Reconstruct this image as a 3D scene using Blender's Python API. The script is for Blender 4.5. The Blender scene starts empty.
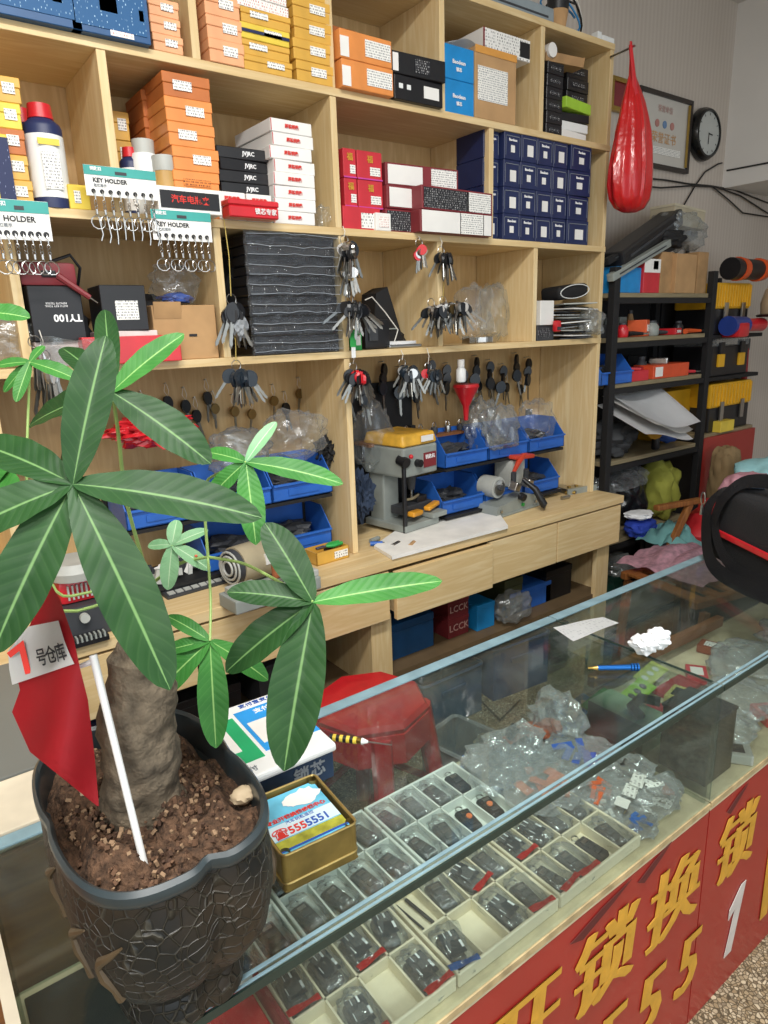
import bpy, bmesh, math, random
from mathutils import Vector, Matrix, Euler, noise
R=math.radians; PI=math.pi
random.seed(7)
C=bpy.context.scene.collection
V=Vector
# ------------------------------------------------------------------ camera model (shared by the camera and the survey helper)
F,PITCH,YAW,ROLL=678.2586,.2606,.6316,-.0342
CAM=V((0,-1.6947,1.43))
_cy,_sy,_cp,_sp=math.cos(YAW),math.sin(YAW),math.cos(PITCH),math.sin(PITCH)
FW=V((_sy*_cp,_cy*_cp,-_sp)); _rt=V((_cy,-_sy,0)); _up=_rt.cross(FW)
RT=_rt*math.cos(ROLL)+_up*math.sin(ROLL); UP=_up*math.cos(ROLL)-_rt*math.sin(ROLL)
def P(x,y,X=None,Y=None,Z=None,D=None):
    """survey helper: the point seen at pixel x,y on the real plane X=, Y= or Z= (or D metres deep)"""
    d=FW+RT*((x-384)/F)-UP*((y-512)/F)
    if D is not None: return CAM+d*D
    i,v=(0,X) if X is not None else (1,Y) if Y is not None else (2,Z)
    return CAM+d*((v-CAM[i])/d[i])
# ------------------------------------------------------------------ materials
def lin(c):
    if isinstance(c,str): c=[int(c[i:i+2],16)/255 for i in (0,2,4)]
    return [((x+.055)/1.055)**2.4 if x>.04045 else x/12.92 for x in c]+[1]
_m={}
def nt(name):
    m=bpy.data.materials.new(name); m.use_nodes=True; t=m.node_tree; t.nodes.clear()
    o=t.nodes.new('ShaderNodeOutputMaterial'); return m,t,o
def N(t,k,**kw):
    n=t.nodes.new(k)
    for a,b in kw.items():
        if a in n.inputs: n.inputs[a].default_value=b
        else: setattr(n,a,b)
    return n
def ramp(t,fac,stops):
    r=t.nodes.new('ShaderNodeValToRGB'); e=r.color_ramp.elements
    while len(e)<len(stops): e.new(.5)
    for el,(p,c) in zip(e,stops): el.position=p; el.color=c
    t.links.new(fac,r.inputs[0]); return r.outputs[0]
def coords(t,scale=(1,1,1),kind='Object',rot=(0,0,0)):
    c=t.nodes.new('ShaderNodeTexCoord'); m=t.nodes.new('ShaderNodeMapping')
    m.inputs['Scale'].default_value=scale; m.inputs['Rotation'].default_value=rot
    t.links.new(c.outputs[kind],m.inputs[0]); return m.outputs[0]
def M(name,col,rough=.5,metal=0,noise_amt=.12,nscale=14,bump=0,bscale=60,coat=0,spec=.5,sub=0):
    """painted / plastic / paper surface with slight procedural mottling"""
    if name in _m: return _m[name]
    m,t,o=nt(name); b=N(t,'ShaderNodeBsdfPrincipled',Roughness=rough,Metallic=metal)
    b.inputs['Coat Weight'].default_value=coat; b.inputs['Specular IOR Level'].default_value=spec
    c=lin(col); v=coords(t)
    n=N(t,'ShaderNodeTexNoise',Scale=nscale,Detail=3.0); t.links.new(v,n.inputs['Vector'])
    dk=[x*(1-noise_amt) for x in c[:3]]+[1]; lt=[min(1,x*(1+noise_amt)) for x in c[:3]]+[1]
    t.links.new(ramp(t,n.outputs[0],[(.3,dk),(.7,lt)]),b.inputs['Base Color'])
    if bump:
        n2=N(t,'ShaderNodeTexNoise',Scale=bscale,Detail=3.0); t.links.new(v,n2.inputs['Vector'])
        bp=N(t,'ShaderNodeBump',Strength=bump,Distance=.01); t.links.new(n2.outputs[0],bp.inputs['Height']); t.links.new(bp.outputs[0],b.inputs['Normal'])
    t.links.new(b.outputs[0],o.inputs[0]); _m[name]=m; return m
def wood(name,c1,c2,scale=(1.2,14,14),rough=.55,dirt=0):
    m,t,o=nt(name); b=N(t,'ShaderNodeBsdfPrincipled',Roughness=rough)
    v=coords(t,scale); n=N(t,'ShaderNodeTexNoise',Scale=3.0,Detail=6.0,Distortion=.6); t.links.new(v,n.inputs['Vector'])
    w=N(t,'ShaderNodeTexNoise',Scale=1.1,Detail=2.0); t.links.new(coords(t,(1,2,1)),w.inputs['Vector'])
    mx=N(t,'ShaderNodeMix',data_type='RGBA'); 
    col=ramp(t,n.outputs[0],[(.3,lin(c1)),(.5,lin(c2)),(.72,lin(c1))])
    d=ramp(t,w.outputs[0],[(.35,(.82,.8,.76,1)),(.65,(1,1,1,1))])
    mx.blend_type='MULTIPLY'; mx.inputs[0].default_value=1
    t.links.new(col,mx.inputs[6]); t.links.new(d,mx.inputs[7]); t.links.new(mx.outputs[2],b.inputs['Base Color'])
    bp=N(t,'ShaderNodeBump',Strength=.08,Distance=.002); t.links.new(n.outputs[0],bp.inputs['Height']); t.links.new(bp.outputs[0],b.inputs['Normal'])
    t.links.new(b.outputs[0],o.inputs[0]); return m
WOOD=wood('pale_pine_board','efd8aa','e0c38e')
WOODV=wood('pale_pine_upright','f0dbae','e3c793',(14,14,1.2))
WOODB=wood('pine_back_panel','dcbd8a','cca974',(14,14,1.2))
WOODD=wood('brown_wood','9c6a3c','7b4c27',(1.2,14,14))
WOODG=wood('grey_board','a39678','8c8064',(1.2,14,14))
CARD=M('brown_cardboard','b58f63',.85,noise_amt=.1)
CARD2=M('tan_corrugated_cardboard','a8845a',.85,noise_amt=.2)
def printed(name,base,ink,sx=90,sz=160,thr=.5,rough=.6):
    """paper printed with rows of small marks"""
    m,t,o=nt(name); b=N(t,'ShaderNodeBsdfPrincipled',Roughness=rough)
    v=coords(t); s=N(t,'ShaderNodeSeparateXYZ'); t.links.new(v,s.inputs[0])
    a=N(t,'ShaderNodeMath',operation='ADD'); t.links.new(s.outputs[2],a.inputs[0]); t.links.new(s.outputs[1],a.inputs[1])
    mu=N(t,'ShaderNodeMath',operation='MULTIPLY'); mu.inputs[1].default_value=sz; t.links.new(a.outputs[0],mu.inputs[0])
    fl=N(t,'ShaderNodeMath',operation='FLOOR'); t.links.new(mu.outputs[0],fl.inputs[0])
    fr=N(t,'ShaderNodeMath',operation='FRACT'); t.links.new(mu.outputs[0],fr.inputs[0])
    g=N(t,'ShaderNodeMath',operation='GREATER_THAN'); g.inputs[1].default_value=.45; t.links.new(fr.outputs[0],g.inputs[0])
    cx=N(t,'ShaderNodeCombineXYZ'); m2=N(t,'ShaderNodeMath',operation='MULTIPLY'); m2.inputs[1].default_value=sx*4; t.links.new(s.outputs[0],m2.inputs[0])
    t.links.new(m2.outputs[0],cx.inputs[0]); t.links.new(fl.outputs[0],cx.inputs[1])
    n=N(t,'ShaderNodeTexNoise',Scale=1.0,Detail=1.0); t.links.new(cx.outputs[0],n.inputs['Vector'])
    g2=N(t,'ShaderNodeMath',operation='GREATER_THAN'); g2.inputs[1].default_value=thr; t.links.new(n.outputs[0],g2.inputs[0])
    mm=N(t,'ShaderNodeMath',operation='MULTIPLY'); t.links.new(g.outputs[0],mm.inputs[0]); t.links.new(g2.outputs[0],mm.inputs[1])
    t.links.new(ramp(t,mm.outputs[0],[(0,lin(base)),(1,lin(ink))]),b.inputs['Base Color'])
    t.links.new(b.outputs[0],o.inputs[0]); return m
STK=printed('white_sticker','f0efe8','85858a')
STKR=printed('white_sticker_red_print','f2eee8','c05048',thr=.55)
BLKP=printed('black_print','26262a','d8d8d8',thr=.58)
DBLUEP=printed('navy_print','1f2a52','9aa4c8',thr=.66)
BLUP=printed('drill_box_print','1a5688','9cc0da',sx=70,sz=170,thr=.62)
WHP=printed('white_print_black','ecebe6','3b3b40',sx=60,sz=120,thr=.55)
def clear(name,tint='ffffff',dens=.22,rough=.18,gloss='ffffff',bump=.6,fres=1.6):
    m,t,o=nt(name); tr=N(t,'ShaderNodeBsdfTransparent'); tr.inputs[0].default_value=lin(tint)
    gl=N(t,'ShaderNodeBsdfGlossy',Roughness=rough); gl.inputs[0].default_value=lin(gloss)
    df=N(t,'ShaderNodeBsdfDiffuse'); df.inputs[0].default_value=lin(gloss)
    lw=N(t,'ShaderNodeLayerWeight',Blend=.35)
    n=N(t,'ShaderNodeTexNoise',Scale=45.0,Detail=3.0); t.links.new(coords(t),n.inputs['Vector'])
    bp=N(t,'ShaderNodeBump',Strength=bump,Distance=.01); t.links.new(n.outputs[0],bp.inputs['Height'])
    for k in (gl,df,lw): t.links.new(bp.outputs[0],k.inputs['Normal'])
    m1=N(t,'ShaderNodeMixShader'); m1.inputs[0].default_value=.45; t.links.new(gl.outputs[0],m1.inputs[1]); t.links.new(df.outputs[0],m1.inputs[2])
    mp=N(t,'ShaderNodeMath',operation='MULTIPLY_ADD'); mp.inputs[1].default_value=.5; mp.inputs[2].default_value=dens; mp.use_clamp=True
    pw_=N(t,'ShaderNodeMath',operation='POWER'); pw_.inputs[1].default_value=2.5; t.links.new(lw.outputs['Facing'],pw_.inputs[0]); t.links.new(pw_.outputs[0],mp.inputs[0])
    m2=N(t,'ShaderNodeMixShader'); t.links.new(mp.outputs[0],m2.inputs[0]); t.links.new(tr.outputs[0],m2.inputs[1]); t.links.new(m1.outputs[0],m2.inputs[2])
    t.links.new(m2.outputs[0],o.inputs[0]); return m
BAG=clear('clear_plastic_bag','f8fafa',.10,gloss='e6eaee',rough=.14); BAGD=clear('cloudy_plastic_bag','f0f2f2',.26,gloss='d4d8d8')
WRAP=clear('stretch_wrap','e8ecf0',.06,rough=.1,bump=1.0)
def glass(name,tint='e3efea',fac=.04):
    m,t,o=nt(name); tr=N(t,'ShaderNodeBsdfTransparent'); tr.inputs[0].default_value=lin(tint)
    gl=N(t,'ShaderNodeBsdfGlossy',Roughness=.03); lw_=N(t,'ShaderNodeLayerWeight',Blend=.5); pw_=N(t,'ShaderNodeMath',operation='POWER'); pw_.inputs[1].default_value=4.5; t.links.new(lw_.outputs['Facing'],pw_.inputs[0]); lw=N(t,'ShaderNodeMath',operation='MULTIPLY_ADD'); lw.inputs[1].default_value=.6; lw.inputs[2].default_value=.035; t.links.new(pw_.outputs[0],lw.inputs[0])
    df=N(t,'ShaderNodeBsdfDiffuse'); df.inputs[0].default_value=lin('b8c4c0')
    n=N(t,'ShaderNodeTexNoise',Scale=6.0,Detail=6.0,Roughness=.7); t.links.new(coords(t),n.inputs['Vector'])
    f=ramp(t,n.outputs[0],[(.45,(.008,.008,.008,1)),(.75,(.05,.05,.05,1))])
    m1=N(t,'ShaderNodeMixShader'); t.links.new(lw.outputs[0],m1.inputs[0]); t.links.new(tr.outputs[0],m1.inputs[1]); t.links.new(gl.outputs[0],m1.inputs[2])
    m2=N(t,'ShaderNodeMixShader'); t.links.new(f,m2.inputs[0]); t.links.new(m1.outputs[0],m2.inputs[1]); t.links.new(df.outputs[0],m2.inputs[2])
    t.links.new(m2.outputs[0],o.inputs[0]); return m
GLASS=glass('dusty_counter_glass','f3f8f6')
def terrazzo():
    m,t,o=nt('terrazzo_floor'); b=N(t,'ShaderNodeBsdfPrincipled',Roughness=.45)
    v=coords(t); vo=N(t,'ShaderNodeTexVoronoi',Scale=115.0,feature='DISTANCE_TO_EDGE'); t.links.new(v,vo.inputs['Vector'])
    vc=N(t,'ShaderNodeTexVoronoi',Scale=115.0); t.links.new(v,vc.inputs['Vector'])
    s=N(t,'ShaderNodeSeparateColor'); t.links.new(vc.outputs['Color'],s.inputs[0])
    c=ramp(t,s.outputs[0],[(0,lin('b9a98a')),(.35,lin('8d7d60')),(.7,lin('cfc3a6')),(1,lin('6c604c'))])
    e=ramp(t,vo.outputs[0],[(.05,(0,0,0,1)),(.14,(1,1,1,1))])
    mx=N(t,'ShaderNodeMix',data_type='RGBA'); t.links.new(e,mx.inputs[0]); mx.inputs[6].default_value=lin('574e3c'); t.links.new(c,mx.inputs[7])
    t.links.new(mx.outputs[2],b.inputs['Base Color']); t.links.new(b.outputs[0],o.inputs[0]); return m
TERR=terrazzo()
def wallpaper():
    m,t,o=nt('striped_wallpaper'); b=N(t,'ShaderNodeBsdfPrincipled',Roughness=.8)
    v=coords(t,(1,1,.15)); w=N(t,'ShaderNodeTexWave',Scale=11.0,Distortion=1.5,Detail=2.0); t.links.new(v,w.inputs['Vector'])
    n=N(t,'ShaderNodeTexNoise',Scale=2.0,Detail=4.0); t.links.new(coords(t,(1,1,.4)),n.inputs['Vector'])
    c=ramp(t,w.outputs['Fac'],[(0,lin('c4b9ae')),(1,lin('ccc3b8'))]); d=ramp(t,n.outputs[0],[(.3,(.86,.84,.82,1)),(.7,(1,1,1,1))])
    mx=N(t,'ShaderNodeMix',data_type='RGBA'); mx.blend_type='MULTIPLY'; mx.inputs[0].default_value=1
    t.links.new(c,mx.inputs[6]); t.links.new(d,mx.inputs[7]); t.links.new(mx.outputs[2],b.inputs['Base Color']); t.links.new(b.outputs[0],o.inputs[0]); return m
WALL=wallpaper()
def leafmat(name,c1,c2,mid):
    m,t,o=nt(name); b=N(t,'ShaderNodeBsdfPrincipled',Roughness=.48); b.inputs['Specular IOR Level'].default_value=.3
    uv=N(t,'ShaderNodeTexCoord'); s=N(t,'ShaderNodeSeparateXYZ'); t.links.new(uv.outputs['UV'],s.inputs[0])
    u=N(t,'ShaderNodeMath',operation='SUBTRACT'); u.inputs[1].default_value=.5; t.links.new(s.outputs[0],u.inputs[0])
    ab=N(t,'ShaderNodeMath',operation='ABSOLUTE'); t.links.new(u.outputs[0],ab.inputs[0])
    k=N(t,'ShaderNodeMath',operation='MULTIPLY_ADD'); k.inputs[1].default_value=-.28; t.links.new(ab.outputs[0],k.inputs[0]); t.links.new(s.outputs[1],k.inputs[2])
    w=N(t,'ShaderNodeMath',operation='MULTIPLY'); w.inputs[1].default_value=80; t.links.new(k.outputs[0],w.inputs[0])
    si=N(t,'ShaderNodeMath',operation='SINE'); t.links.new(w.outputs[0],si.inputs[0])
    vein=ramp(t,si.outputs[0],[(.75,(0,0,0,1)),(1,(1,1,1,1))])
    midr=ramp(t,ab.outputs[0],[(.012,(1,1,1,1)),(.035,(0,0,0,1))])
    n=N(t,'ShaderNodeTexNoise',Scale=18.0,Detail=3.0); t.links.new(coords(t),n.inputs['Vector'])
    base=ramp(t,n.outputs[0],[(.3,lin(c1)),(.7,lin(c2))])
    mv=N(t,'ShaderNodeMix',data_type='RGBA'); vm=N(t,'ShaderNodeMath',operation='MULTIPLY'); vm.inputs[1].default_value=.06
    t.links.new(vein,vm.inputs[0]); t.links.new(vm.outputs[0],mv.inputs[0]); t.links.new(base,mv.inputs[6]); mv.inputs[7].default_value=lin(mid)
    m3=N(t,'ShaderNodeMix',data_type='RGBA'); t.links.new(midr,m3.inputs[0]); t.links.new(mv.outputs[2],m3.inputs[6]); m3.inputs[7].default_value=lin(mid)
    t.links.new(m3.outputs[2],b.inputs['Base Color'])
    bp=N(t,'ShaderNodeBump',Strength=.10,Distance=.0008); t.links.new(si.outputs[0],bp.inputs['Height']); t.links.new(bp.outputs[0],b.inputs['Normal'])
    tl=N(t,'ShaderNodeBsdfTranslucent'); t.links.new(m3.outputs[2],tl.inputs[0])
    ms=N(t,'ShaderNodeMixShader'); ms.inputs[0].default_value=.14; t.links.new(b.outputs[0],ms.inputs[1]); t.links.new(tl.outputs[0],ms.inputs[2])
    t.links.new(ms.outputs[0],o.inputs[0]); return m
LEAF=leafmat('dark_green_leaf','183c1a','264c22','668c54'); LEAF2=leafmat('fresh_green_leaf','2f6c2c','428438','8cb86a'); LEAF3=leafmat('pale_green_leaf','6a9e70','84b285','b4d0a8')
def crackle(name,c1,c2,scale,rough=.5):
    m,t,o=nt(name); b=N(t,'ShaderNodeBsdfPrincipled',Roughness=rough)
    v=coords(t); vo=N(t,'ShaderNodeTexVoronoi',Scale=scale,feature='DISTANCE_TO_EDGE'); 
    nn=N(t,'ShaderNodeTexNoise',Scale=30.0); t.links.new(v,nn.inputs['Vector'])
    ad=N(t,'ShaderNodeVectorMath',operation='MULTIPLY_ADD'); ad.inputs[1].default_value=(.012,.012,.012); t.links.new(nn.outputs['Color'],ad.inputs[0]); t.links.new(v,ad.inputs[2]); t.links.new(ad.outputs[0],vo.inputs['Vector'])
    n=N(t,'ShaderNodeTexNoise',Scale=9.0,Detail=4.0); t.links.new(v,n.inputs['Vector'])
    mxc=N(t,'ShaderNodeMix',data_type='RGBA'); t.links.new(ramp(t,n.outputs[0],[(.45,lin(c1)),(.65,lin(c2))]),mxc.inputs[6]); mxc.inputs[7].default_value=lin('524f44'); rc=ramp(t,vo.outputs[0],[(0,(.7,.7,.7,1)),(.07,(0,0,0,1))]); t.links.new(rc,mxc.inputs[0]); t.links.new(mxc.outputs[2],b.inputs['Base Color'])
    r=ramp(t,vo.outputs[0],[(0,(1,1,1,1)),(.09,(0,0,0,1))])
    bp=N(t,'ShaderNodeBump',Strength=.8,Distance=.004); t.links.new(r,bp.inputs['Height']); t.links.new(bp.outputs[0],b.inputs['Normal'])
    t.links.new(b.outputs[0],o.inputs[0]); return m
POTB=crackle('crackled_dark_glaze','0d1112','30261a',80)
BARK=M('grey_brown_bark','665b4b',.9,noise_amt=.6,nscale=38,bump=1,bscale=60)
SOIL=M('peaty_soil','57402f',.95,noise_amt=.6,nscale=110,bump=1,bscale=120)
def mm(n,c,r=.5,me=0,**k): return M(n,c,r,me,**k)
BLACK=mm('black_plastic','1b1b1e',.4); BLACKM=mm('black_rubber','151517',.7); DGREY=mm('dark_grey_plastic','3a3c40',.5)
ORG=mm('orange_box_card','de8c48',.45,coat=.3); ORG2=mm('light_orange_box_card','e8a87a',.45,coat=.3); DORG=mm('burnt_orange_card','b86a34',.5)
YEL=mm('mustard_yellow_tin','d6a648',.4,coat=.3); YEL2=mm('lemon_yellow_card','e2c648',.45)
WHT=mm('white_card','e9e7e2',.5,noise_amt=.04); WHTP=mm('white_plastic','e6e8e6',.35,noise_amt=.03); PAPER=mm('white_paper','eef0f2',.7,noise_amt=.03)
REDC=mm('red_card','c4303a',.45); DRED=mm('dark_red_card','7c2a30',.5); REDP=mm('red_plastic','c8202a',.35,coat=.4); REDB=mm('red_lacquered_board','a02a24',.4,noise_amt=.1,nscale=5,coat=.2)
MAG=mm('magenta_card','c2449a',.5); BLU=mm('bright_blue_card','1a86c8',.45); DBLU=mm('deep_blue_card','1b4f80',.45); NAVY=mm('navy_card','1f2a52',.45); BINB=mm('blue_bin_plastic','2a62b8',.4)
GRNC=mm('green_plastic','2fa04a',.4); TEAL=mm('teal_card','3aa8a0',.5); LGREEN=mm('lime_green_card','a0cc3c',.5)
STEEL=mm('bright_steel','b8b8b6',.28,1,noise_amt=.1); BRASS=mm('brass_metal','b89a54',.32,1); GREYM=mm('grey_machine_paint','8f9590',.45); GREYL=mm('light_grey_paint','b2b4ae',.45)
GOLD=mm('gold_lettering','cc9a34',.5,noise_amt=.12,nscale=30); SILV=mm('silver_white_lettering','cfc9c4',.4); STRIP=mm('blue_grey_edge_strip','7f9ca6',.35,noise_amt=.15,nscale=25); DSTRIP=mm('dark_green_glass_edge','2a3832',.25)
CREAM=mm('cream_plastic_tray','dcd3ba',.5,noise_amt=.06); WTRAY=mm('white_plastic_tray','dbe0da',.45,noise_amt=.05); PINK=mm('pink_cloth','d8a8b4',.9,bump=.5); TEALC=mm('teal_cloth','8cc8c8',.85); 
CREAMW=mm('cream_ledge','d6ccb6',.6,noise_amt=.15,nscale=12); GREYT=mm('grey_laminate','6f726e',.35,noise_amt=.1,nscale=3)
SEAL=mm('red_bag_seal','d0262c',.35); CABLE=mm('black_cable','18181a',.5); STEM=mm('green_stem','9ab86a',.5); YCORD=mm('yellow_cord','c8b060',.8); WCORD=mm('white_cord','d8d4ca',.8)
INK=mm('black_ink','1c1c20',.6); INKR=mm('red_ink','d8342a',.6); INKB=mm('blue_ink','2a58b0',.6); INKW=mm('white_ink','f2f2f2',.6); INKG=mm('grey_ink','8a9096',.6)
# ------------------------------------------------------------------ mesh builder
class B:
    def __init__(s): s.bm=bmesh.new(); s.mi=0
    def _f(s,n0):
        s.bm.faces.ensure_lookup_table()
        for f in s.bm.faces[n0:]: f.material_index=s.mi
    def box(s,c,d,rot=None,bev=0,top=1.0,seg=2):
        n0=len(s.bm.faces); m=Matrix.Translation(V(c))
        if rot: m=m@Euler(rot).to_matrix().to_4x4()
        vs=[]
        for z in (-.5,.5):
            k=top if z>0 else 1
            for x,y in ((-.5,-.5),(.5,-.5),(.5,.5),(-.5,.5)): vs.append(s.bm.verts.new(m@V((x*d[0]*k,y*d[1]*k,z*d[2]))))
        fs=[s.bm.faces.new([vs[i] for i in q]) for q in ((3,2,1,0),(4,5,6,7),(0,1,5,4),(1,2,6,5),(2,3,7,6),(3,0,4,7))]
        if bev:
            es={e for f in fs for e in f.edges}
            r=bmesh.ops.bevel(s.bm,geom=list(es),offset=min(bev,min(d)*.45),segments=seg,affect='EDGES',profile=.6)
            for f in r['faces']: f.material_index=s.mi
            for f in s.bm.faces:
                if f.index==-1: f.material_index=s.mi
        s._f(n0); return s
    def cyl(s,p0,p1,r0,r1=None,seg=14,cap=True):
        n0=len(s.bm.faces); r1=r0 if r1 is None else r1; p0=V(p0);p1=V(p1); d=(p1-p0).normalized(); a=d.orthogonal().normalized(); b=d.cross(a)
        A=[];Bv=[]
        for i in range(seg):
            t=2*PI*i/seg; o=a*math.cos(t)+b*math.sin(t); A.append(s.bm.verts.new(p0+o*r0)); Bv.append(s.bm.verts.new(p1+o*r1))
        for i in range(seg): s.bm.faces.new((A[i],A[(i+1)%seg],Bv[(i+1)%seg],Bv[i]))
        if cap: s.bm.faces.new(A[::-1]); s.bm.faces.new(Bv)
        s._f(n0); return s
    def tube(s,pts,r,seg=6,closed=False):
        n0=len(s.bm.faces); pts=[V(p) for p in pts]; n=len(pts); rings=[]; a=None
        for i,p in enumerate(pts):
            d=(pts[(i+1)%n]-pts[i-1]) if closed or 0<i<n-1 else (pts[1]-pts[0] if i==0 else pts[-1]-pts[-2])
            if d.length<1e-9: d=V((0,0,1))
            d.normalize()
            a=d.orthogonal().normalized() if a is None else (a-d*a.dot(d)).normalized() if (a-d*a.dot(d)).length>1e-6 else d.orthogonal().normalized()
            b=d.cross(a); rr=r[i] if isinstance(r,(list,tuple)) else r
            rings.append([s.bm.verts.new(p+(a*math.cos(2*PI*k/seg)+b*math.sin(2*PI*k/seg))*rr) for k in range(seg)])
        m=n if closed else n-1
        for i in range(m):
            q=rings[(i+1)%n]
            for k in range(seg): s.bm.faces.new((rings[i][k],rings[i][(k+1)%seg],q[(k+1)%seg],q[k]))
        if not closed: s.bm.faces.new(rings[0][::-1]); s.bm.faces.new(rings[-1])
        s._f(n0); return s
    def lathe(s,prof,c=(0,0,0),seg=24,sx=1,sy=1,rot=None):
        n0=len(s.bm.faces); c=V(c); rm=Euler(rot).to_matrix() if rot else Matrix.Identity(3); rings=[]
        for r,z in prof: rings.append([s.bm.verts.new(c+rm@V((max(r,1e-4)*math.cos(2*PI*k/seg)*sx,max(r,1e-4)*math.sin(2*PI*k/seg)*sy,z))) for k in range(seg)])
        for i in range(len(rings)-1):
            for k in range(seg): s.bm.faces.new((rings[i][k],rings[i][(k+1)%seg],rings[i+1][(k+1)%seg],rings[i+1][k]))
        s.bm.faces.new(rings[0][::-1]); s.bm.faces.new(rings[-1]); s._f(n0); return s
    def prism(s,poly,z0,z1,mat=None):
        n0=len(s.bm.faces); mat=mat or Matrix.Identity(4)
        a=[s.bm.verts.new(mat@V((x,y,z0))) for x,y in poly]; b=[s.bm.verts.new(mat@V((x,y,z1))) for x,y in poly]; n=len(poly)
        s.bm.faces.new(a[::-1]); s.bm.faces.new(b)
        for i in range(n): s.bm.faces.new((a[i],a[(i+1)%n],b[(i+1)%n],b[i]))
        s._f(n0); return s
    def blob(s,c,d,seed=0,amp=.25,freq=2.2,sub=3,sq=.0,rot=None):
        n0=len(s.bm.faces); v0=len(s.bm.verts); r=bmesh.ops.create_icosphere(s.bm,subdivisions=sub,radius=1)
        rm=Euler(rot).to_matrix() if rot else Matrix.Identity(3); o=V((seed*3.1,seed*1.7,seed*.9))
        for v in r['verts']:
            p=v.co.normalized(); k=1+amp*(abs(noise.noise(p*freq+o))*2-.6)+amp*.5*noise.noise(p*freq*2.7+o)
            if sq:
                mxx=max(abs(p.x),abs(p.y),abs(p.z)); k*=(1-sq)+sq/mxx
            q=p*k; v.co=V(c)+rm@V((q.x*d[0]/2,q.y*d[1]/2,q.z*d[2]/2))
        s._f(n0); return s
    def grid(s,fn,nu,nv,thick=0,uv=False):
        n0=len(s.bm.faces); g=[[s.bm.verts.new(fn(i/nu,j/nv)) for j in range(nv+1)] for i in range(nu+1)]
        fs=[]
        for i in range(nu):
            for j in range(nv): fs.append(s.bm.faces.new((g[i][j],g[i+1][j],g[i+1][j+1],g[i][j+1])))
        if uv:
            l=s.bm.loops.layers.uv.verify()
            for i in range(nu):
                for j in range(nv):
                    f=fs[i*nv+j]
                    for lp,(a,b) in zip(f.loops,((i,j),(i+1,j),(i+1,j+1),(i,j+1))): lp[l].uv=(b/nv,a/nu)
        if thick: bmesh.ops.solidify(s.bm,geom=fs,thickness=thick)
        s._f(n0); return s
    def mesh(s,name,mats,smooth=False):
        if not isinstance(mats,(list,tuple)): mats=[mats]
        me=bpy.data.meshes.new(name); bmesh.ops.recalc_face_normals(s.bm,faces=s.bm.faces[:]) if not getattr(s,'norec',0) else None
        s.bm.to_mesh(me); s.bm.free()
        for m in mats: me.materials.append(m)
        if smooth: 
            for p in me.polygons: p.use_smooth=True
            if smooth!='all':
                try: me.set_sharp_from_angle(angle=R(40))
                except Exception: pass
        return me
    def build(s,name,mats,parent=None,smooth=False,label=None):
        o=bpy.data.objects.new(name,s.mesh(name,mats,smooth)); C.objects.link(o)
        if parent: o.parent=parent
        if label: o['label']=label
        return o
def thing(name,label,cat,loc=(0,0,0),rz=0,group=None,rot=None):
    o=bpy.data.objects.new(name,None); C.objects.link(o); o.location=V(loc); o.rotation_euler=rot or (0,0,rz); o.empty_display_size=.02
    o['label']=label; o['category']=cat
    if group: o['group']=group
    return o
def tag(o,label,cat,group=None,kind=None):
    o['label']=label; o['category']=cat
    if group: o['group']=group
    if kind: o['kind']=kind
    return o
def struct(name,b,mat): o=b.build(name,mat); o['kind']='structure'; return o
def text(s,size,mat,parent,loc,rot=(PI/2,0,0),bold=0,shear=0,sx=1,name='lettering',ext=.0004,align='CENTER',fat=0):
    cu=bpy.data.curves.new('txt','FONT'); cu.body=s; cu.size=size; cu.align_x=align; cu.align_y='CENTER'; cu.offset=bold; cu.shear=shear; cu.extrude=ext; cu.resolution_u=2
    o=bpy.data.objects.new('txt',cu); C.objects.link(o); bpy.context.view_layer.update()
    me=bpy.data.meshes.new_from_object(o.evaluated_get(bpy.context.evaluated_depsgraph_get())); bpy.data.objects.remove(o); bpy.data.curves.remove(cu)
    me.materials.clear(); me.materials.append(mat)
    for p in me.polygons: p.material_index=0
    if fat:
        q=bmesh.new()
        for k in range(5): me.transform(Matrix.Translation((-fat if k==0 else fat*.5,0,.00012))); q.from_mesh(me)
        q.to_mesh(me); q.free()
    t=bpy.data.objects.new(name,me); C.objects.link(t); t.parent=parent; t.location=V(loc); t.rotation_euler=rot; t.scale=(sx,1,1); return t
def ordn(i,n):
    if n==1: return 'single'
    if i==0: return 'bottom'
    if i==n-1: return 'topmost'
    return ['','second','third','fourth','fifth','sixth','seventh','eighth','ninth','tenth','eleventh','twelfth'][i]+' from the bottom'
def copy_tree(o,parent=None):
    c=o.copy(); C.objects.link(c); c.parent=parent
    for ch in list(o.children): copy_tree(ch,c)
    return c
def pw(b,name,mat,root,smooth=False,label=None):
    """part whose geometry was written in world coordinates"""
    bmesh.ops.translate(b.bm,vec=-V(root.location),verts=b.bm.verts[:]); return b.build(name,mat,root,smooth,label)
Z1,Z2,Z3,ZB=2.0587,1.7119,1.3765,.755; ZT=2.385; DEP=.29; ZG=.792; ZP=.545; YF=-1.1645; YB=-.768; ZC=2.90
# ================================================================== ROOM
struct('floor',B().box((1.2,-1.9,-.05),(7.6,4.8,.1)),TERR)
struct('ceiling',B().box((1.2,-1.9,ZC+.05),(7.6,4.8,.1)),M('ceiling_paint','cfcac2',.8,noise_amt=.04))
struct('wall_back',B().box((1.2,.35,1.45),(7.6,.1,2.9)),WALL)
struct('wall_left',B().box((-2.65,-1.9,1.45),(.1,4.4,2.9)),WALL)
struct('wall_right',B().box((5.05,-1.9,1.45),(.1,4.4,2.9)),WALL)
struct('trim_1',B().box((4.35,-.85,2.49),(1.34,2.3,.82)),M('white_wall_paint','e0ddd8',.75,noise_amt=.04,nscale=3))
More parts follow.
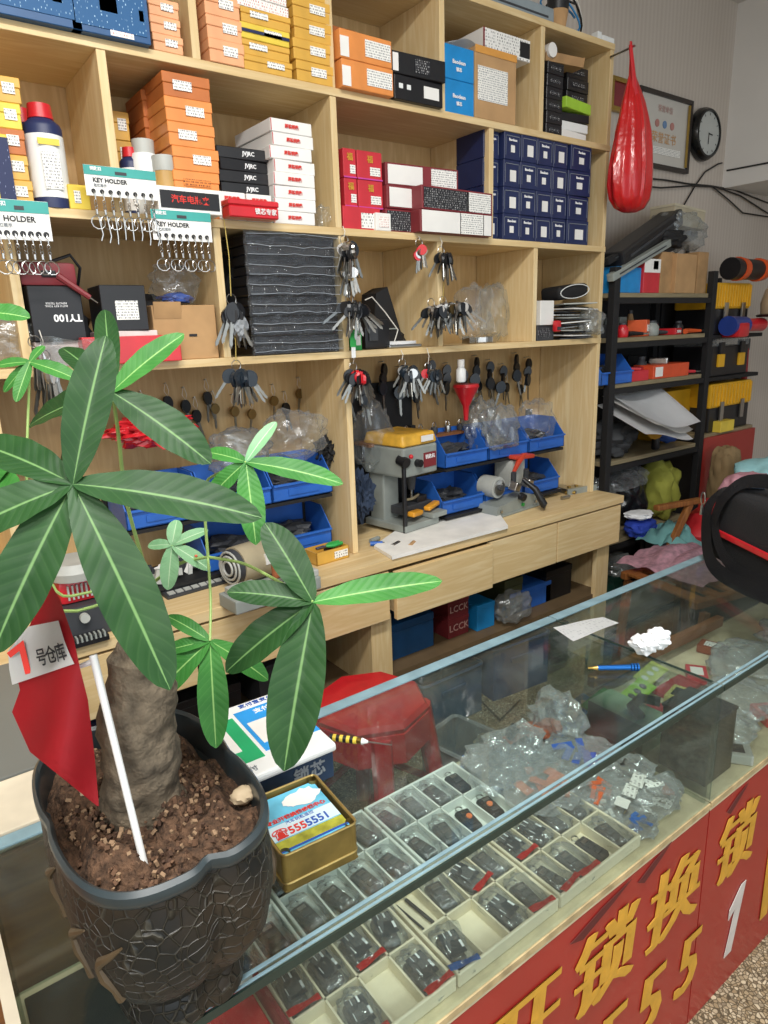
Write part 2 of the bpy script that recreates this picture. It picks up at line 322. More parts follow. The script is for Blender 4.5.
# ================================================================== SHELF UNIT
su=thing('shelf_unit','tall pale pine cubbyhole shelf unit on the back wall, packed with boxes','shelf unit',(1.0,.15,ZB))
XL=-.45; XR=2.325
def bd(x0,x1,z,name='shelf_board',t=.02,y0=0): pw(B().box(((x0+x1)/2,(y0+DEP)/2,z-t/2),(x1-x0,DEP-y0,t),bev=.001,seg=1),name,WOOD,su)
bd(XL,XR,ZT,'top_board'); bd(XL,XR-.0,Z1); bd(XL,XR,Z2); bd(XL,XR,Z3)
def up(x,z0,z1,name='upright',t=.02): pw(B().box((x,DEP/2-.001+.002,(z0+z1)/2),(t,DEP-.004,z1-z0),bev=.001,seg=1),name,WOODV,su)
for x in (-.05,.745,1.12,1.51,1.947): up(x,Z1,ZT-.02)
for x in (-.05,.525,1.12,1.715): up(x,Z2,Z1-.02)
for x in (.285,.755,1.127,1.492,1.937): up(x,Z3,Z2-.02)
for x in (.2,1.127): up(x,ZB+.001,Z3-.02)
up(XR-.01,ZB+.001,ZT-.02,'side_panel'); up(XL+.01,ZB+.001,ZT-.02,'side_panel')
pw(B().box(((XL+XR)/2,.295,(ZB+ZT)/2),(XR-XL,.008,ZT-ZB-.002)),'back_panel',WOODB,su)
# ================================================================== WORKBENCH
wb=thing('workbench','pale wooden workbench with drawers below the cubbyhole shelves','workbench',(1.0,.1,0))
pw(B().box((.955,.088,ZB-.015),(2.81,.416,.03),bev=.002),'worktop',WOOD,wb)
for x0,x1,o in ((-.45,.545,0),(.55,1.168,0),(1.176,1.597,.022),(1.6,1.957,0),(1.96,2.352,0)):
    d=pw(B().box(((x0+x1)/2,-.106-o,.638),(x1-x0-.004,.018,.158),bev=.002),'drawer',WOOD,wb)
    pw(B().box(((x0+x1)/2,-.02-o,.63),(x1-x0-.04,.15,.12)),'drawer_box',WOODV,wb)
for x in (-.44,1.125,2.325): pw(B().box((x,.1,.28),(.02,.36,.559)),'leg_panel',WOODV,wb)
pw(B().box((1.165,-.07,.28),(.06,.02,.559)),'front_post',WOODV,wb); pw(B().box((2.285,-.07,.28),(.06,.02,.559)),'front_post',WOODV,wb)
pw(B().box((.94,.29,.36),(2.74,.008,.7)),'back_panel',mm('dark_shaded_back','3a2e22',.7),wb)  # back coloured dark brown to carry the shade under the bench
pw(B().box((1.74,.1,.33),(1.15,.34,.018)),'lower_shelf',mm('shaded_shelf_board','6a573e',.6),wb); pw(B().box((.34,.1,.33),(1.5,.34,.018)),'lower_shelf',mm('shaded_shelf_board','6a573e',.6),wb)  # under-bench shade put into the brown shelf colour
# ================================================================== GLASS COUNTER (two units standing end to end)
def counter(x0,x1,label,ends):
    r=thing('glass_counter',label,'display counter',((x0+x1)/2,(YF+YB)/2,0),group=None)
    L=x1-x0; cx=(x0+x1)/2; cy=(YF+YB)/2; W=YB-YF
    pw(B().box((cx,cy,ZP-.01),(L,W,.02),bev=.001),'display_floor',M('counter_floor_board','c9bd9c',.6,noise_amt=.2,nscale=20),r)
    pw(B().box((cx,YF+.006,(ZP-.02)/2),(L,.012,ZP-.02)),'front_panel',REDB,r,label='red front panel with gold lettering')
    pw(B().box((cx,YB-.006,(ZP-.02)/2),(L,.012,ZP-.02)),'back_panel',WOODB,r)
    for x in (x0+.006,x1-.006): pw(B().box((x,cy,(ZP-.02)/2),(.012,W-.026,ZP-.02)),'side_panel',WOODV,r)
    pw(B().box((cx,cy,ZG-.004),(L-.002,W,.008)),'top_pane',GLASS,r)
    pw(B().box((cx,YF+.003,(ZP+ZG-.008)/2),(L-.002,.005,ZG-ZP-.009)),'front_pane',GLASS,r)
    pw(B().box((cx,YB-.003,(ZP+ZG-.008)/2),(L-.002,.005,ZG-ZP-.009)),'back_pane',GLASS,r)
    for x in ends: pw(B().box((x,cy,(ZP+ZG-.008)/2),(.005,W-.012,ZG-ZP-.009)),'side_pane',GLASS,r)
    s=B().box((cx,YB-.009,ZG+.001),(L,.021,.004),bev=.001); s.box((cx,YB+.003,ZG-.006),(L,.003,.016)); pw(s,'back_edge_strip',STRIP,r)
    s=B().box((cx,YF+.0105,ZG+.0008),(L,.005,.002),bev=.0005,seg=1); s.box((cx,YF+.002,ZG+.0008),(L,.0035,.002),bev=.0005,seg=1); pw(s,'front_edge_strip',STRIP,r)
    pw(B().box((cx,YF-.0015,ZG-.0055),(L,.003,.011)),'pane_edge',DSTRIP,r)
    pw(B().box((cx,YF+.001,ZP-.006),(L,.006,.012),bev=.001),'ledge_strip',M('tan_ledge','b09c74',.6,noise_amt=.3,nscale=30),r)
    return r
g1=counter(0,1.13,'long glass display counter holding key trays, beneath the potted plant',(.006,1.122))
g2=counter(1.134,2.6,'far glass display counter beneath the black duffel bag',(1.140,2.594))
pw(B().box((.004-.006,(YF+YB)/2,.40),(.012,YB-YF,.80)),'end_trim',CREAMW,g1)
# lettering on the red fronts
def lt(s,x,z,size,mat,root,bold=.004,sx=1,shear=.0):
    return text(s,size,mat,root,(x-root.location.x,YF-.002-root.location.y,z),bold=0,sx=sx,shear=shear,fat=.007)
for ch,x in (('开',.605),('锁',.815),('换',1.025)): lt(ch,x,.378,.175,GOLD,g1,.0035,1.02,.1)
lt('锁',1.255,.378,.17,GOLD,g2,.0035,.95,.1)
for i,x in enumerate((.59,.715,.84,.965)): lt('5',x,.175,.2,GOLD,g1,.003,.95,.15)
lt('5',1.098,.175,.2,GOLD,g1,.003,.85,.15); b=B(); b.prism([(1.262,.085),(1.292,.085),(1.325,.255),(1.305,.255),(1.262,.212),(1.262,.186),(1.288,.203)],-.0006,.0006,Matrix(((1,0,0,0),(0,0,1,YF-.002),(0,1,0,0),(0,0,0,1)))); pw(b,'lettering',SILV,g2)
lt('|',1.44,.22,.26,GOLD,g2,.002); lt('修',1.6,.378,.17,GOLD,g2,.0035,.95,.1)
for x,z,l_ in ((.72,.49,.16),(.9,.50,.1),(1.2,.49,.08)): pw(B().prism([(x,z),(x+l_*.5,z+.02),(x+l_,z+.03),(x+l_*.7,z+.012),(x+l_*.2,z-.012)],-.0005,.0005,Matrix(((1,0,0,0),(0,0,1,YF-.0016),(0,1,0,0),(0,0,0,1)))),'scuff_mark',mm('dark_scuff','5c201c',.7),g1 if x<1.1 else g2)
pw(B().box((1.132,(YF+YB)/2,ZG-.0005),(.004,YB-YF-.04,.003)),'pane_joint',DSTRIP,g2)
# ================================================================== DESK behind the counter at left
dk=thing('side_desk','grey topped desk with a worn cream front ledge, left of the pot','desk',(-.55,-.45,0))
pw(B().box((-.42,-.688,ZG-.016),(1.12,.13,.03),bev=.003),'ledge',CREAMW,dk); pw(B().box((-.42,-.40,ZG-.018),(1.12,.43,.03),bev=.003),'desk_top',GREYT,dk)
pw(B().box((-.42,-.745,.38),(1.1,.012,.75)),'front_panel',WOODD,dk); 
for x in (-.96,.12): pw(B().box((x,-.45,.38),(.02,.52,.75)),'side_panel',WOODD,dk)
# ================================================================== BLACK RACK
rk=thing('metal_rack','black metal rack with grey shelf boards beside the pine shelves','rack',(2.72,.13,0))
for x in (2.386,3.11): pw(B().box((x,-.005,.82),(.035,.03,1.64),bev=.002),'post',BLACKM,rk); pw(B().box((x,.27,.82),(.035,.03,1.64),bev=.002),'post',BLACKM,rk)
RZ=(1.545,1.372,1.19,.868,.51,.1)
for z in RZ: 
    pw(B().box((2.733,.13,z-.009),(.70,.27,.018),bev=.002),'shelf_board',WOODG,rk); pw(B().box((2.733,-.006,z-.03),(.715,.018,.022)),'cross_bar',BLACKM,rk)
pw(B().box((2.733,.288,.80),(.72,.004,1.5)),'darkening_sheet',mm('black_darkening_sheet','141416',.8),rk)  # added black sheet that darkens the inside of the rack
# second rack for tool boxes
r2=thing('tool_box_rack','low black rack with a wooden board, holding the yellow tool boxes','rack',(3.38,.13,0))
for x in (3.145,3.66): pw(B().box((x,.265,.82),(.025,.03,1.64)),'post',BLACKM,r2)
pw(B().box((3.40,.286,.82),(.5,.004,1.44)),'darkening_sheet',mm('black_darkening_sheet','141416',.8),r2)  # same added sheet, darkens the space behind the tool boxes
for z in (.895,1.165,1.36): pw(B().box((3.40,.13,z-.009),(.5,.25,.018),bev=.002),'shelf_board',WOODG if z<1 else BLACKM,r2)
pw(B().box((3.40,.0,.66),(.5,.02,.44)),'red_side_board',REDB,r2)
for x in (3.16,3.64): pw(B().box((x,.0,.22),(.02,.02,.44)),'leg',BLACKM,r2)
# ================================================================== generic carton
def carton(kind,label,x,y,z,w,d,h,mat,cat='box',group=None,rz=0,lid=0,lidmat=None,stk=None,txt=None,side=None,bev=.0015,topmat=None):
    """x = centre, y = front face, z = bottom"""
    r=thing(kind,label,cat,(x,y+d/2,z),rz,group)
    hb=h*(1-lid)
    if side:   # front face panel of another print than the body
        bo=B().box((0,.0,hb/2),(w,d,hb),bev=bev,seg=1).build('body',mat,r); B().box((0,-d/2-.0005,hb/2),(w-.002,.001,hb-.002)).build('front_print',side,bo)
    else: bo=B().box((0,0,hb/2),(w,d,hb),bev=bev,seg=1).build('body',mat,r)
    if lid: B().box((0,0,hb+h*lid/2),(w+.003,d+.003,h*lid),bev=bev,seg=1).build('lid',lidmat or mat,r)
    fy=-d/2-(.0022 if lid else .0012)
    for s in (stk or []):
        u,v,a,b,m=s; B().box((u*w,fy,v*h),(a*w,.0008,b*h)).build('sticker',m,bo)
    for s in (txt or []):
        st,sz,m,u,v=s[:5]; text(st,sz*h,m,bo,(u*w,fy-.0006,v*h),rot=(PI/2,s[5] if len(s)>5 else 0,0),bold=.0003)
    return r
def px(xl,xr,Y,yp):
    a=P(xl,yp,Y=Y).x; b=P(xr,yp,Y=Y).x; return (a+b)/2,b-a
def col(kind,lab,xl,xr,ytop,zb,Y,n,d,mat,gap=.0005,jit=.004,tw=0,pix=None,**k):
    """a stack of n boxes whose front spans pixels xl..xr and reaches pixel row ytop; lab has {o} for the ordinal"""
    ym=ytop+20 if pix is None else pix; x,w=px(xl,xr,Y,ym); zt=P((xl+xr)/2,ytop,Y=Y).z; h=(zt-zb)/n-gap
    for i in range(n):
        mt=mat[i] if isinstance(mat,list) else mat; kk=dict(k)
        if 'stk' in kk and kk['stk'] and callable(kk['stk']): kk['stk']=kk['stk'](i)
        carton(kind,lab.format(o=ordn(i,n)),x+random.uniform(-jit,jit),Y+random.uniform(0,jit),zb+.0005+i*(h+gap),w,d,h,mt,rz=random.uniform(-tw,tw),**kk)
# ================================================================== ROW 0 (top)
zb=Z1
for i,(a,b,t) in enumerate(((-70,70,22),(74,149,43))):
    pass
carton('drill_box','large blue printed tool box at the far left end of the top shelf',P(4,25,Y=-.012).x,-.02,zb,.30,.24,.13,DBLU,group='blue tool boxes',stk=[(0,.5,.9,.75,BLUP),(.2,.45,.2,.25,WHT),(.35,.4,.06,.16,GRNC)])
x,w=px(74,151,-.02,40); carton('drill_box','large blue printed tool box left of the orange boxes on the top shelf',x,-.02,zb,w,.24,.13,DBLU,group='blue tool boxes',stk=[(0,.5,.9,.8,BLUP),(-.02,.5,.22,.3,WHT),(.4,.4,.06,.16,GRNC),(.12,.06,.3,.08,STKR)])
st1=lambda i:[(.1+.05*(i%2),.55,.42,.42,STK)]
col('orange_box','orange box in the short stack right of the blue tool boxes, {o}',153,182,0,zb,.0,3,.16,ORG2,pix=30,lid=.45,stk=st1,group='orange boxes on the top shelf')
col('orange_box','orange labelled box just right of the second upright, {o}',209,243,-6,zb,-.004,3,.15,[ORG2,ORG2,ORG2],pix=40,lid=.45,stk=st1,group='orange boxes on the top shelf')
col('yellow_tin','yellow box in the wider stack of the top shelf, {o}',243,291,12,zb,.0,4,.15,[YEL,YEL,YEL2,YEL],pix=50,lid=.4,stk=lambda i:[(.15*(-1)**i,.6,.36,.4,STK)]+([(0,.5,.98,.2,NAVY)] if i==2 else []),group='yellow boxes on the top shelf')
x,w=px(236,288,.0,14); zt=P(265,12,Y=0).z
for i in range(3): carton('white_box','flat white box with a magenta edge on the yellow boxes, %s'%ordn(i,3),x-.004*i,.0,zt+i*.024,w,.16,.023,WHT,side=STKR,stk=[(-.2,.5,.5,.5,MAG)] if i else None,rz=R(2),group='white boxes on the top shelf')
col('yellow_tin','yellow box in the stack against the middle upright, {o}',295,331,-22,zb,.0,5,.15,YEL,pix=40,lid=.45,stk=st1,jit=.006,group='yellow boxes on the top shelf')
# row0 cell 2
carton('orange_box','burnt orange box standing behind, against the middle upright',P(342,30,Y=.12).x+.01,.12,zb,.08,.12,.2,DORG,stk=[(.2,.7,.3,.2,STK)])
x,w=px(342,393,-.02,70)
for i in range(2): carton('orange_box','orange and white lock box on the shelf edge, %s'%('lower one' if i==0 else 'upper one'),x-.003*i,-.02,zb+i*.068,w,.15,.067,ORG,stk=[(.22,.52,.5,.6,STK),(-.42,.4,.16,.7,WHT)],group='orange and white lock boxes')
x,w=px(394,442,-.012,85)
carton('black_box','black box with two round marks, under the other black box',x,-.015,zb,w,.14,.062,BLACK,stk=[(.25,.5,.32,.5,WHT),(-.38,.55,.08,.2,WHTP),(-.22,.55,.08,.2,WHTP)])
carton('black_box','black box with white print lying on the black box with round marks',x,-.022,zb+.0625,w+.01,.15,.055,BLACK,stk=[(.05,.5,.28,.6,BLKP),(-.44,.5,.1,.8,WHT)],rz=R(-3))
carton('black_box','black and white box leaning behind the orange lock boxes',P(376,60,Y=.16).x,.15,zb,.22,.12,.17,BLACK,stk=[(.1,.85,.3,.16,BLKP),(-.42,.8,.12,.3,WHT)])
# row0 cell 3
x,w=px(442,473,.0,90)
for i in range(2): r=carton('blue_lock_box','bright blue lock box %s, left of the cardboard box'%('at the bottom' if i==0 else 'on top of the other'),x+.008,.004,zb+i*.091,w,.14,.09,BLU,txt=[('Baodean',.17,INKW,0,.52),('锁芯',.13,INKW,0,.3)],group='bright blue lock boxes')
x,w=px(475,516,.0,95); r=carton('cardboard_box','tall brown cardboard carton with a shipping sticker',x,.0,zb,w,.17,.195,CARD,stk=[(-.08,.5,.72,.48,STK)])
B().box((0,-.0865,.188),(w,.001,.02)).build('packing_tape',M('orange_tape','d89a4c',.3),r)
x,w=px(482,529,.01,55); r=carton('red_white_box','white and dark red box lying on the cardboard carton',x+.01,.015,zb+.1965,w,.16,.062,WHT,lid=0,side=WHP,stk=[(.38,.5,.22,.7,BLACK),(-.49,.5,.03,1,DRED)])
b=B(); b.grid(lambda u,v:V((-.07+.15*u,-.08+.14*v,.02*math.sin(u*4+v*2)+.03*u*v)),8,6,.0006)
tag(b.build('paper_sheet',PAPER,smooth=True),'crumpled white paper lying over the blue lock boxes','paper').location=(P(468,48,Y=.02).x,.09,zb+.19)
# row0 cell 4
col('black_small_box','small black box in the left column of the top right cubby, {o}',547,563,62,zb,.02,6,.1,BLACK,pix=100,stk=[(0,.5,.6,.3,BLKP)],jit=.002,group='small black boxes')
col('black_small_box','small black box in the right column of the top right cubby, {o}',567,588,66,zb+.09,.06,4,.1,BLACK,pix=100,stk=[(0,.5,.6,.3,BLKP)],group='small black boxes')
x,w=px(563,590,.02,120)
for i,(h,m,k) in enumerate(((.03,WHT,'crumpled white'),(.028,WHTP,'white'),(.026,BLACK,'black'))): carton('small_carton','%s small box under the lime green one'%k,x+.004*i,.03,zb+.001+i*.031,w-.004*i,.09,h,m,rz=R(5-6*i))
carton('small_carton','lime green small box lying on white boxes in the top right cubby',x+.003,.02,zb+.095,w+.02,.1,.034,LGREEN,rz=R(8))
x,w=px(550,583,.02,60); r=thing('cardboard_tray','open brown cardboard tray on top of the small black boxes','tray',(x,.08,P(556,62,Y=.02).z+.002),R(-8))
B().box((0,0,.002),(w,.12,.003)).build('base',CARD2,r); 
for sx in (-1,1): B().box((sx*w/2,0,.016),(.003,.12,.032),rot=(0,sx*.2,0)).build('side_wall',CARD2,r)
B().box((0,-.06,.014),(w,.003,.028),rot=(.25,0,0)).build('front_wall',CARD2,r)
b=B().cyl((0,0,0),(0,.09,0),.022,seg=20); tag(b.build('paper_roll',WHT,smooth=True),'white paper roll end beside the cardboard tray','roll').location=(P(548,52,Y=.02).x+.024,.02,P(553,60,Y=.02).z+.03)
# top of the unit
r=thing('router','flat grey electronic box on the very top of the shelves','router',(P(512,6,Y=.04).x,.1,ZT)); B().box((0,0,.025),(.36,.16,.05),bev=.006).build('case',mm('grey_blue_plastic','8a959a',.4),r); B().box((0,-.0805,.02),(.3,.001,.006)).build('vent_slot',DGREY,r)
r=thing('paper_cup','black and brown cup on the top of the shelves','cup',(P(558,10,Y=.03).x,.03,ZT)); B().lathe([(.026,0),(.034,.05)]).build('cup',CARD,r,True); B().lathe([(.034,.0505),(.037,.09)]).build('lid',BLACK,r,True)
r=thing('white_adapter','small white power adapter on the right end of the top board','adapter',(P(607,36,Y=.04).x-.01,.05,ZT)); B().box((0,0,.015),(.07,.05,.03),bev=.004).build('body',WHTP,r); B().box((-.05,-.01,.018),(.022,.03,.036),bev=.003).build('plug',WHTP,r)
for i,(m,k) in enumerate(((mm('blue_cable','2a7ab0',.4),'blue'),(CABLE,'black'),(WCORD,'white'))):
    a=P(566+i*6,20,Y=.03); b=B(); pts=[V((a.x+.07*math.cos(t*1.1+i)*(1-.03*t),.05+.04*math.sin(t*.7),ZT+.012+.05*(1+math.sin(t*.9+i)))) for t in [k2*.35 for k2 in range(26)]]
    b.tube(pts,.0035,6); tag(b.build('cable',m,smooth=True),k+' cable looping over the top right end of the shelves','cable')
# ================================================================== ROW 1
zb=Z2
col('yellow_tin','yellow box at the far left of the second shelf, {o}',-3,26,77,zb,.0,5,.14,[YEL,YEL,DORG,YEL2,YEL],pix=140,lid=.4,stk=st1,group='yellow boxes at far left')
x,w=px(-8,12,-.014,170); carton('navy_box','navy and yellow printed box at the left edge of the second shelf',x,-.015,zb,w,.1,.13,YEL2,stk=[(.1,.5,.8,.9,DBLUEP)])
x,w=px(68,89,.0,190); carton('yellow_tin','small lemon yellow box right of the spray can',x,.0,zb,w,.08,.05,YEL2,stk=[(-.1,.5,.3,.5,STK)])
def spray(x,y,h,rr,label,capc=REDP,bodym=None):
    r=thing('spray_can',label,'spray can',(x,y,zb))
    b=B(); b.lathe([(rr,0),(rr,h*.78),(rr*.93,h*.81),(rr*.62,h*.86)],seg=28); b.build('can',NAVY,r,True)
    B().lathe([(rr+.0006,h*.1),(rr+.0006,h*.7)],seg=28).build('paper_label',bodym or WHTP,r,True)
    B().lathe([(rr*.6,h*.86),(rr*.66,h*.865),(rr*.6,h),(rr*.45,h*1.005)],seg=24).build('cap',capc,r,True)
    s=B(); s.box((0,-rr-.0014,h*.62),(rr*1.1,.002,h*.06)); s.build('label_band',YEL2,r); B().box((0,-rr-.0014,h*.35),(rr*.9,.0022,h*.35)).build('label_print',STK,r); return r
a=P(46,198,Y=.0); z=P(42,105,Y=.03).z-zb
spray(P(47,160,Y=.03).x,.035,z,.039,'navy and white spray can with red cap, standing in front')
spray(P(28,160,Y=.12).x,.13,.22,.033,'spray can with red cap half hidden behind the front spray can',REDP,WHT)
spray(P(129,150,Y=.08).x,.08,P(128,148,Y=.08).z-zb,.026,'red capped spray can behind a key holder card',REDP,WHT)
r=thing('white_bottle','round white plastic jar with grey cap beside orange boxes','jar',(P(147,170,Y=.06).x,.07,zb)); h=P(146,140,Y=.06).z-zb
B().lathe([(.034,0),(.036,.01),(.036,h*.7),(.03,h*.82)],seg=26).build('body',WHTP,r,True); B().lathe([(.025,h*.82),(.026,h),(.02,h*1.005)],seg=22).build('cap',GREYL,r,True)
r=thing('small_jar','short clear jar of yellow stuff by the white jar','jar',(P(166,170,Y=.02).x,.03,zb)); h=P(166,156,Y=.02).z-zb
B().lathe([(.025,0),(.026,.008),(.026,h*.75)],seg=24).build('body',M('amber_jar','c09a5c',.25),r,True); B().lathe([(.027,h*.75),(.027,h)],seg=24).build('lid',GREYL,r,True); B().box((0,-.0268,h*.3),(.025,.002,h*.3)).build('sticker',STK,r)
col('yellow_tin','small mustard box behind the spray can, {o}',113,133,112,zb,.16,4,.1,YEL,pix=150,lid=.4,stk=st1,group='mustard boxes at the back')
col('orange_box','orange brown box in the rear column behind the main orange stack, {o}',146,172,92,zb,.12,5,.12,DORG,pix=140,lid=.4,group='rear orange boxes')
col('orange_box','orange box in the tall uneven stack on the second shelf, {o}',172,217,76,zb,-.0,6,.14,[ORG,ORG,ORG,ORG,ORG,DORG],pix=150,lid=.45,stk=lambda i:[((-.1 if i%2 else .12),.5,.4,.4,STK)] if i>1 else [(0,.5,.6,.3,printed('orange_brown_print','d8823a','5a2c18'))],jit=.006,group='tall orange stack')
x,w=px(158,221,-.05,200); carton('flat_case','flat white case with a black front lying on the shelf edge',x,-.05,zb,w,.16,.055,WHT,stk=[(0,.5,.93,.68,BLACK)],txt=[('汽车电瓶夹',.34,INKR,0,.5)])
col('black_box','black box in the stack on the flat white boxes, {o}',221,271,148,zb+.068,.03,4,.16,BLACK,pix=175,txt=[('JVJRC',.5,INKW,.1,.5)],jit=.005,group='black branded boxes',tw=.06)
RP=[('原装钥匙',.34,INKR,0,.5)]
col('white_key_box','white box with red print in the tall stack by the upright, {o}',273,314,121,zb,.0,8,.2,WHT,pix=170,txt=RP,jit=.004,group='white boxes with red print',tw=.04,stk=[(-.49,.5,.015,.9,REDC)])
for k,(a,b_,c) in enumerate(((219,246,'left'),(247,272,'right'))):
    x,w=px(a,b_,.0,205)
    for i in range(2): carton('white_key_box','white box with red print, %s of the %s pair below the black boxes'%('upper' if i else 'lower',c),x,.0,zb+.0005+i*.033,w-.001,.16,.032,WHT,txt=RP,group='white boxes with red print')
x,w=px(228,277,-.04,213); r=carton('red_tin','flat red tin with rounded lid at the shelf edge',x,-.05,zb,w,.045,.042,REDP,lid=.35,txt=[('锁芯专家',.36,WHTP,.22,.35)],bev=.003)
def bag(kind,label,c,d,seed,mat=None,amp=.32,cat='bag',sub=4,rot=None,group=None,knot=False):
    r=thing(kind,label,cat,(c[0],c[1],c[2]),group=group)
    b=B().blob((0,0,d[2]*.5),d,seed,amp*.8,1.7,sub,.35,rot); z0=min(v.co.z for v in b.bm.verts)
    for v in b.bm.verts: v.co.z=max(v.co.z-z0,0.0005)
    b.build('film',mat or BAG,r,'all' if sub>3 else False); return r
bag('clear_bag','small clear bag at the right end of the white boxes',(P(325,216,Y=.04).x,.05,zb),(.05,.05,.06),3)
# cell 3
for k,(a,b_,c) in enumerate(((338,351,'left'),(352,377,'right'))):
    x,w=px(a,b_,.03,180); h=(P(360,150,Y=.03).z-zb-.062)/2
    for i in range(2): carton('red_box','red box with gold print, %s %s of the block of four'%('upper' if i else 'lower',c),x+.02,.03,zb+.063+i*h,w-.001,.12,h-.001,REDC,stk=[(0,.02,1.0,.05,MAG),(.2,.3,.42,.3,STK)],txt=[('福',.28,GOLD,0,.7)],group='red boxes with gold print')
x,w=px(343,376,.01,220); carton('red_box','red box with white sticker, beneath the block of four red boxes',x+.01,.012,zb,w+.015,.14,.061,REDC,stk=[(.22,.42,.5,.66,WHP)])
x,w=px(376,391,-.0,222); carton('small_carton','small white carton with a clear wrap beside the red boxes',x,.0,zb,w,.06,.048,WHT,stk=[(0,.5,.6,.6,STKR)])
bag('clear_bag','clear bag of small parts between the red and burgundy boxes',(P(405,226,Y=.03).x,.05,zb),(.1,.07,.05),5)
def lockbox(xl,xr,y0,z,h,Y,pos,black=False,rz=0):
    x,w=px(xl,xr,Y,y0+15); r=carton('lock_box','burgundy and white lock box, '+pos,x,Y,z,w,.2,h,DRED,stk=[((-.17 if black else -.24),.5,.62 if black else .46,.84,BLKP if black else WHT),(.29,.5,.36,.84,STK)],rz=rz,group='burgundy and white lock boxes'); return r
lockbox(389,458,152,zb+.131,.062,.02,'topmost of its pile, at the back',rz=R(-4)); lockbox(387,456,178,zb+.066,.062,.012,'second from the top at the back'); lockbox(386,440,200,zb,.064,.012,'partly hidden at the bottom left',True)
lockbox(420,493,188,zb+.063,.066,-.03,'on top of the white one at the shelf edge',True,R(2)); x,w=px(419,491,-.028,225); carton('lock_box','white lock box with grey barcode side at the shelf edge',x,-.034,zb,w,.2,.062,DRED,stk=[(-.22,.5,.52,.96,WHT),(.2,.5,.34,.96,STK),(.42,.5,.12,.96,WHT)])
# cell 4 : navy lock cylinder boxes, 6 columns x 4 rows
xs=[497,504,521,537,553,568,592]; rows=4; ztop=P(540,137,Y=.0).z; h=(ztop-zb)/rows-.0008
cn=['first','second','third','fourth','fifth','sixth']
for ci in range(6):
    x,w=px(xs[ci],xs[ci+1],.0,190)
    if ci==0: x,w=x-.02,w+.04
    for ri in range(rows):
        carton('navy_lock_box','navy lock cylinder box, %s column from the left, %s'%(cn[ci],ordn(ri,rows)),x+.001,(.002 if ci!=0 else .02)+random.uniform(0,.006),zb+.0005+ri*(h+.0006),w-.003-(.012 if ci==5 else 0),.13,h,NAVY,
            stk=([(0.05,.42,.38,.42,WHT)] if (ci+ri*2)%5 in (0,3) else [(.0,.4,.24,.26,WHT)])+[(.0,.86,.8,.02,INKG),(-.43,.5,.012,.7,INKG),(.43,.5,.012,.7,INKG)],txt=[('Baodean',.14,INKW,.0,.72)] if (ci+ri*2)%5 not in (0,3) else None,group='navy lock cylinder boxes',rz=random.uniform(-.03,.03) if ci<5 else random.uniform(-.06,.06))
# ================================================================== ROW 2
zb=Z3
bag('clear_bag','bag of small packets at the far left edge of the third shelf',(P(6,340,Y=.05).x,.08,zb),(.17,.12,.1),9,BAGD)
x,w=px(30,83,.0,310); r=carton('tool_box_carton','pinkish white flat carton under the black TY100 box',x,.01,zb,w,.16,.055,mm('pinkish_white_card','dccfca',.6)); text('品质',.02,INK,r,(.05,-.0812,.03),bold=.0004)
r=carton('tool_box_carton','black carton with upside-down TY100 lettering',x,.0,zb+.056,w,.17,.118,BLACK); text('TY100',.022,INKW,r,(.02,-.0865,.05),rot=(PI/2,PI,0),bold=.0006); text('AUTO KEY TOOL\nREMOTE TESTER',.006,INKW,r,(0,-.0865,.078),rot=(PI/2,PI,0))
r=thing('dark_red_case','dark red plastic case on the black TY100 carton','case',(x-.0,.08,zb+.1745)); B().box((0,0,.0265),(.12,.1,.052),bev=.012).build('shell',DRED,r,True); B().box((0,-.051,.027),(.03,.006,.014),bev=.002).build('latch',BLACK,r)
x,w=px(82,180,-.02,347); r=thing('red_tray','shallow bright red plastic tray on the third shelf','tray',(x,.06,zb)); h=P(130,336,Y=-.02).z-zb
b=B().box((0,0,.003),(w,.17,.004)); 
for sx in (-1,1): b.box((sx*(w/2-.003),0,h/2),(.006,.17,h),bev=.002)
for sy in (-1,1): b.box((0,sy*.083,h/2),(w,.006,h),bev=.002)
b.build('tray',REDP,r)
x,w=px(101,155,.0,322); carton('white_carton','pinkish white carton inside the red tray',x,-.01,zb+.006,w*.98,.12,.068,mm('pinkish_white_card','dccfca',.6),rz=R(2))
x,w=px(101,146,-.01,297); carton('black_box','black box with a barcode sticker on the white carton in the red tray',x,-.012,zb+.0745,w,.12,P(123,285,Y=-.01).z-zb-.0745,BLACK,stk=[(.05,.45,.5,.42,STK)],rz=R(-2))
r=thing('test_probe','dark red test probe lying over the black carton','probe',(P(80,290,Y=-.02).x,-.012,zb+.15)); b=B(); a=P(58,276,Y=-.005);c=P(98,303,Y=-.02); o=r.location
b.tube([a-o,a.lerp(c,.8)-o],[.008,.006],8).build('handle',DRED,r,True); B().tube([a.lerp(c,.8)-o,c-o],[.002,.001],6).build('tip',STEEL,r)
b=B(); b.tube([P(50,262,Y=.1),P(70,255,Y=.1),P(80,268,Y=.1),P(78,285,Y=.12),P(60,300,Y=.15)],.004,6); tag(b.build('black_cable',CABLE,smooth=True),'black cable arching behind the TY100 carton','cable')
x,w=px(152,215,.01,330); r=thing('open_carton','worn brown cardboard carton holding a clear bag','carton',(x+.005,.085,zb)); h=P(190,305,Y=.01).z-zb
B().box((0,0,h/2),(w,.15,h),bev=.002,seg=1).build('body',CARD,r); B().box((-w*.27,-.077,h-.012),(w*.42,.004,.04),rot=(.15,0,.0)).build('flap',CARD2,r); B().box((w*.1,-.0765,h*.45),(.02,.001,.006)).build('packing_tape',INK,r)
bag('clear_bag','clear bag with blue parts on the worn carton',(x+.015,.085,zb+h+.001),(.12,.1,.10),11); 
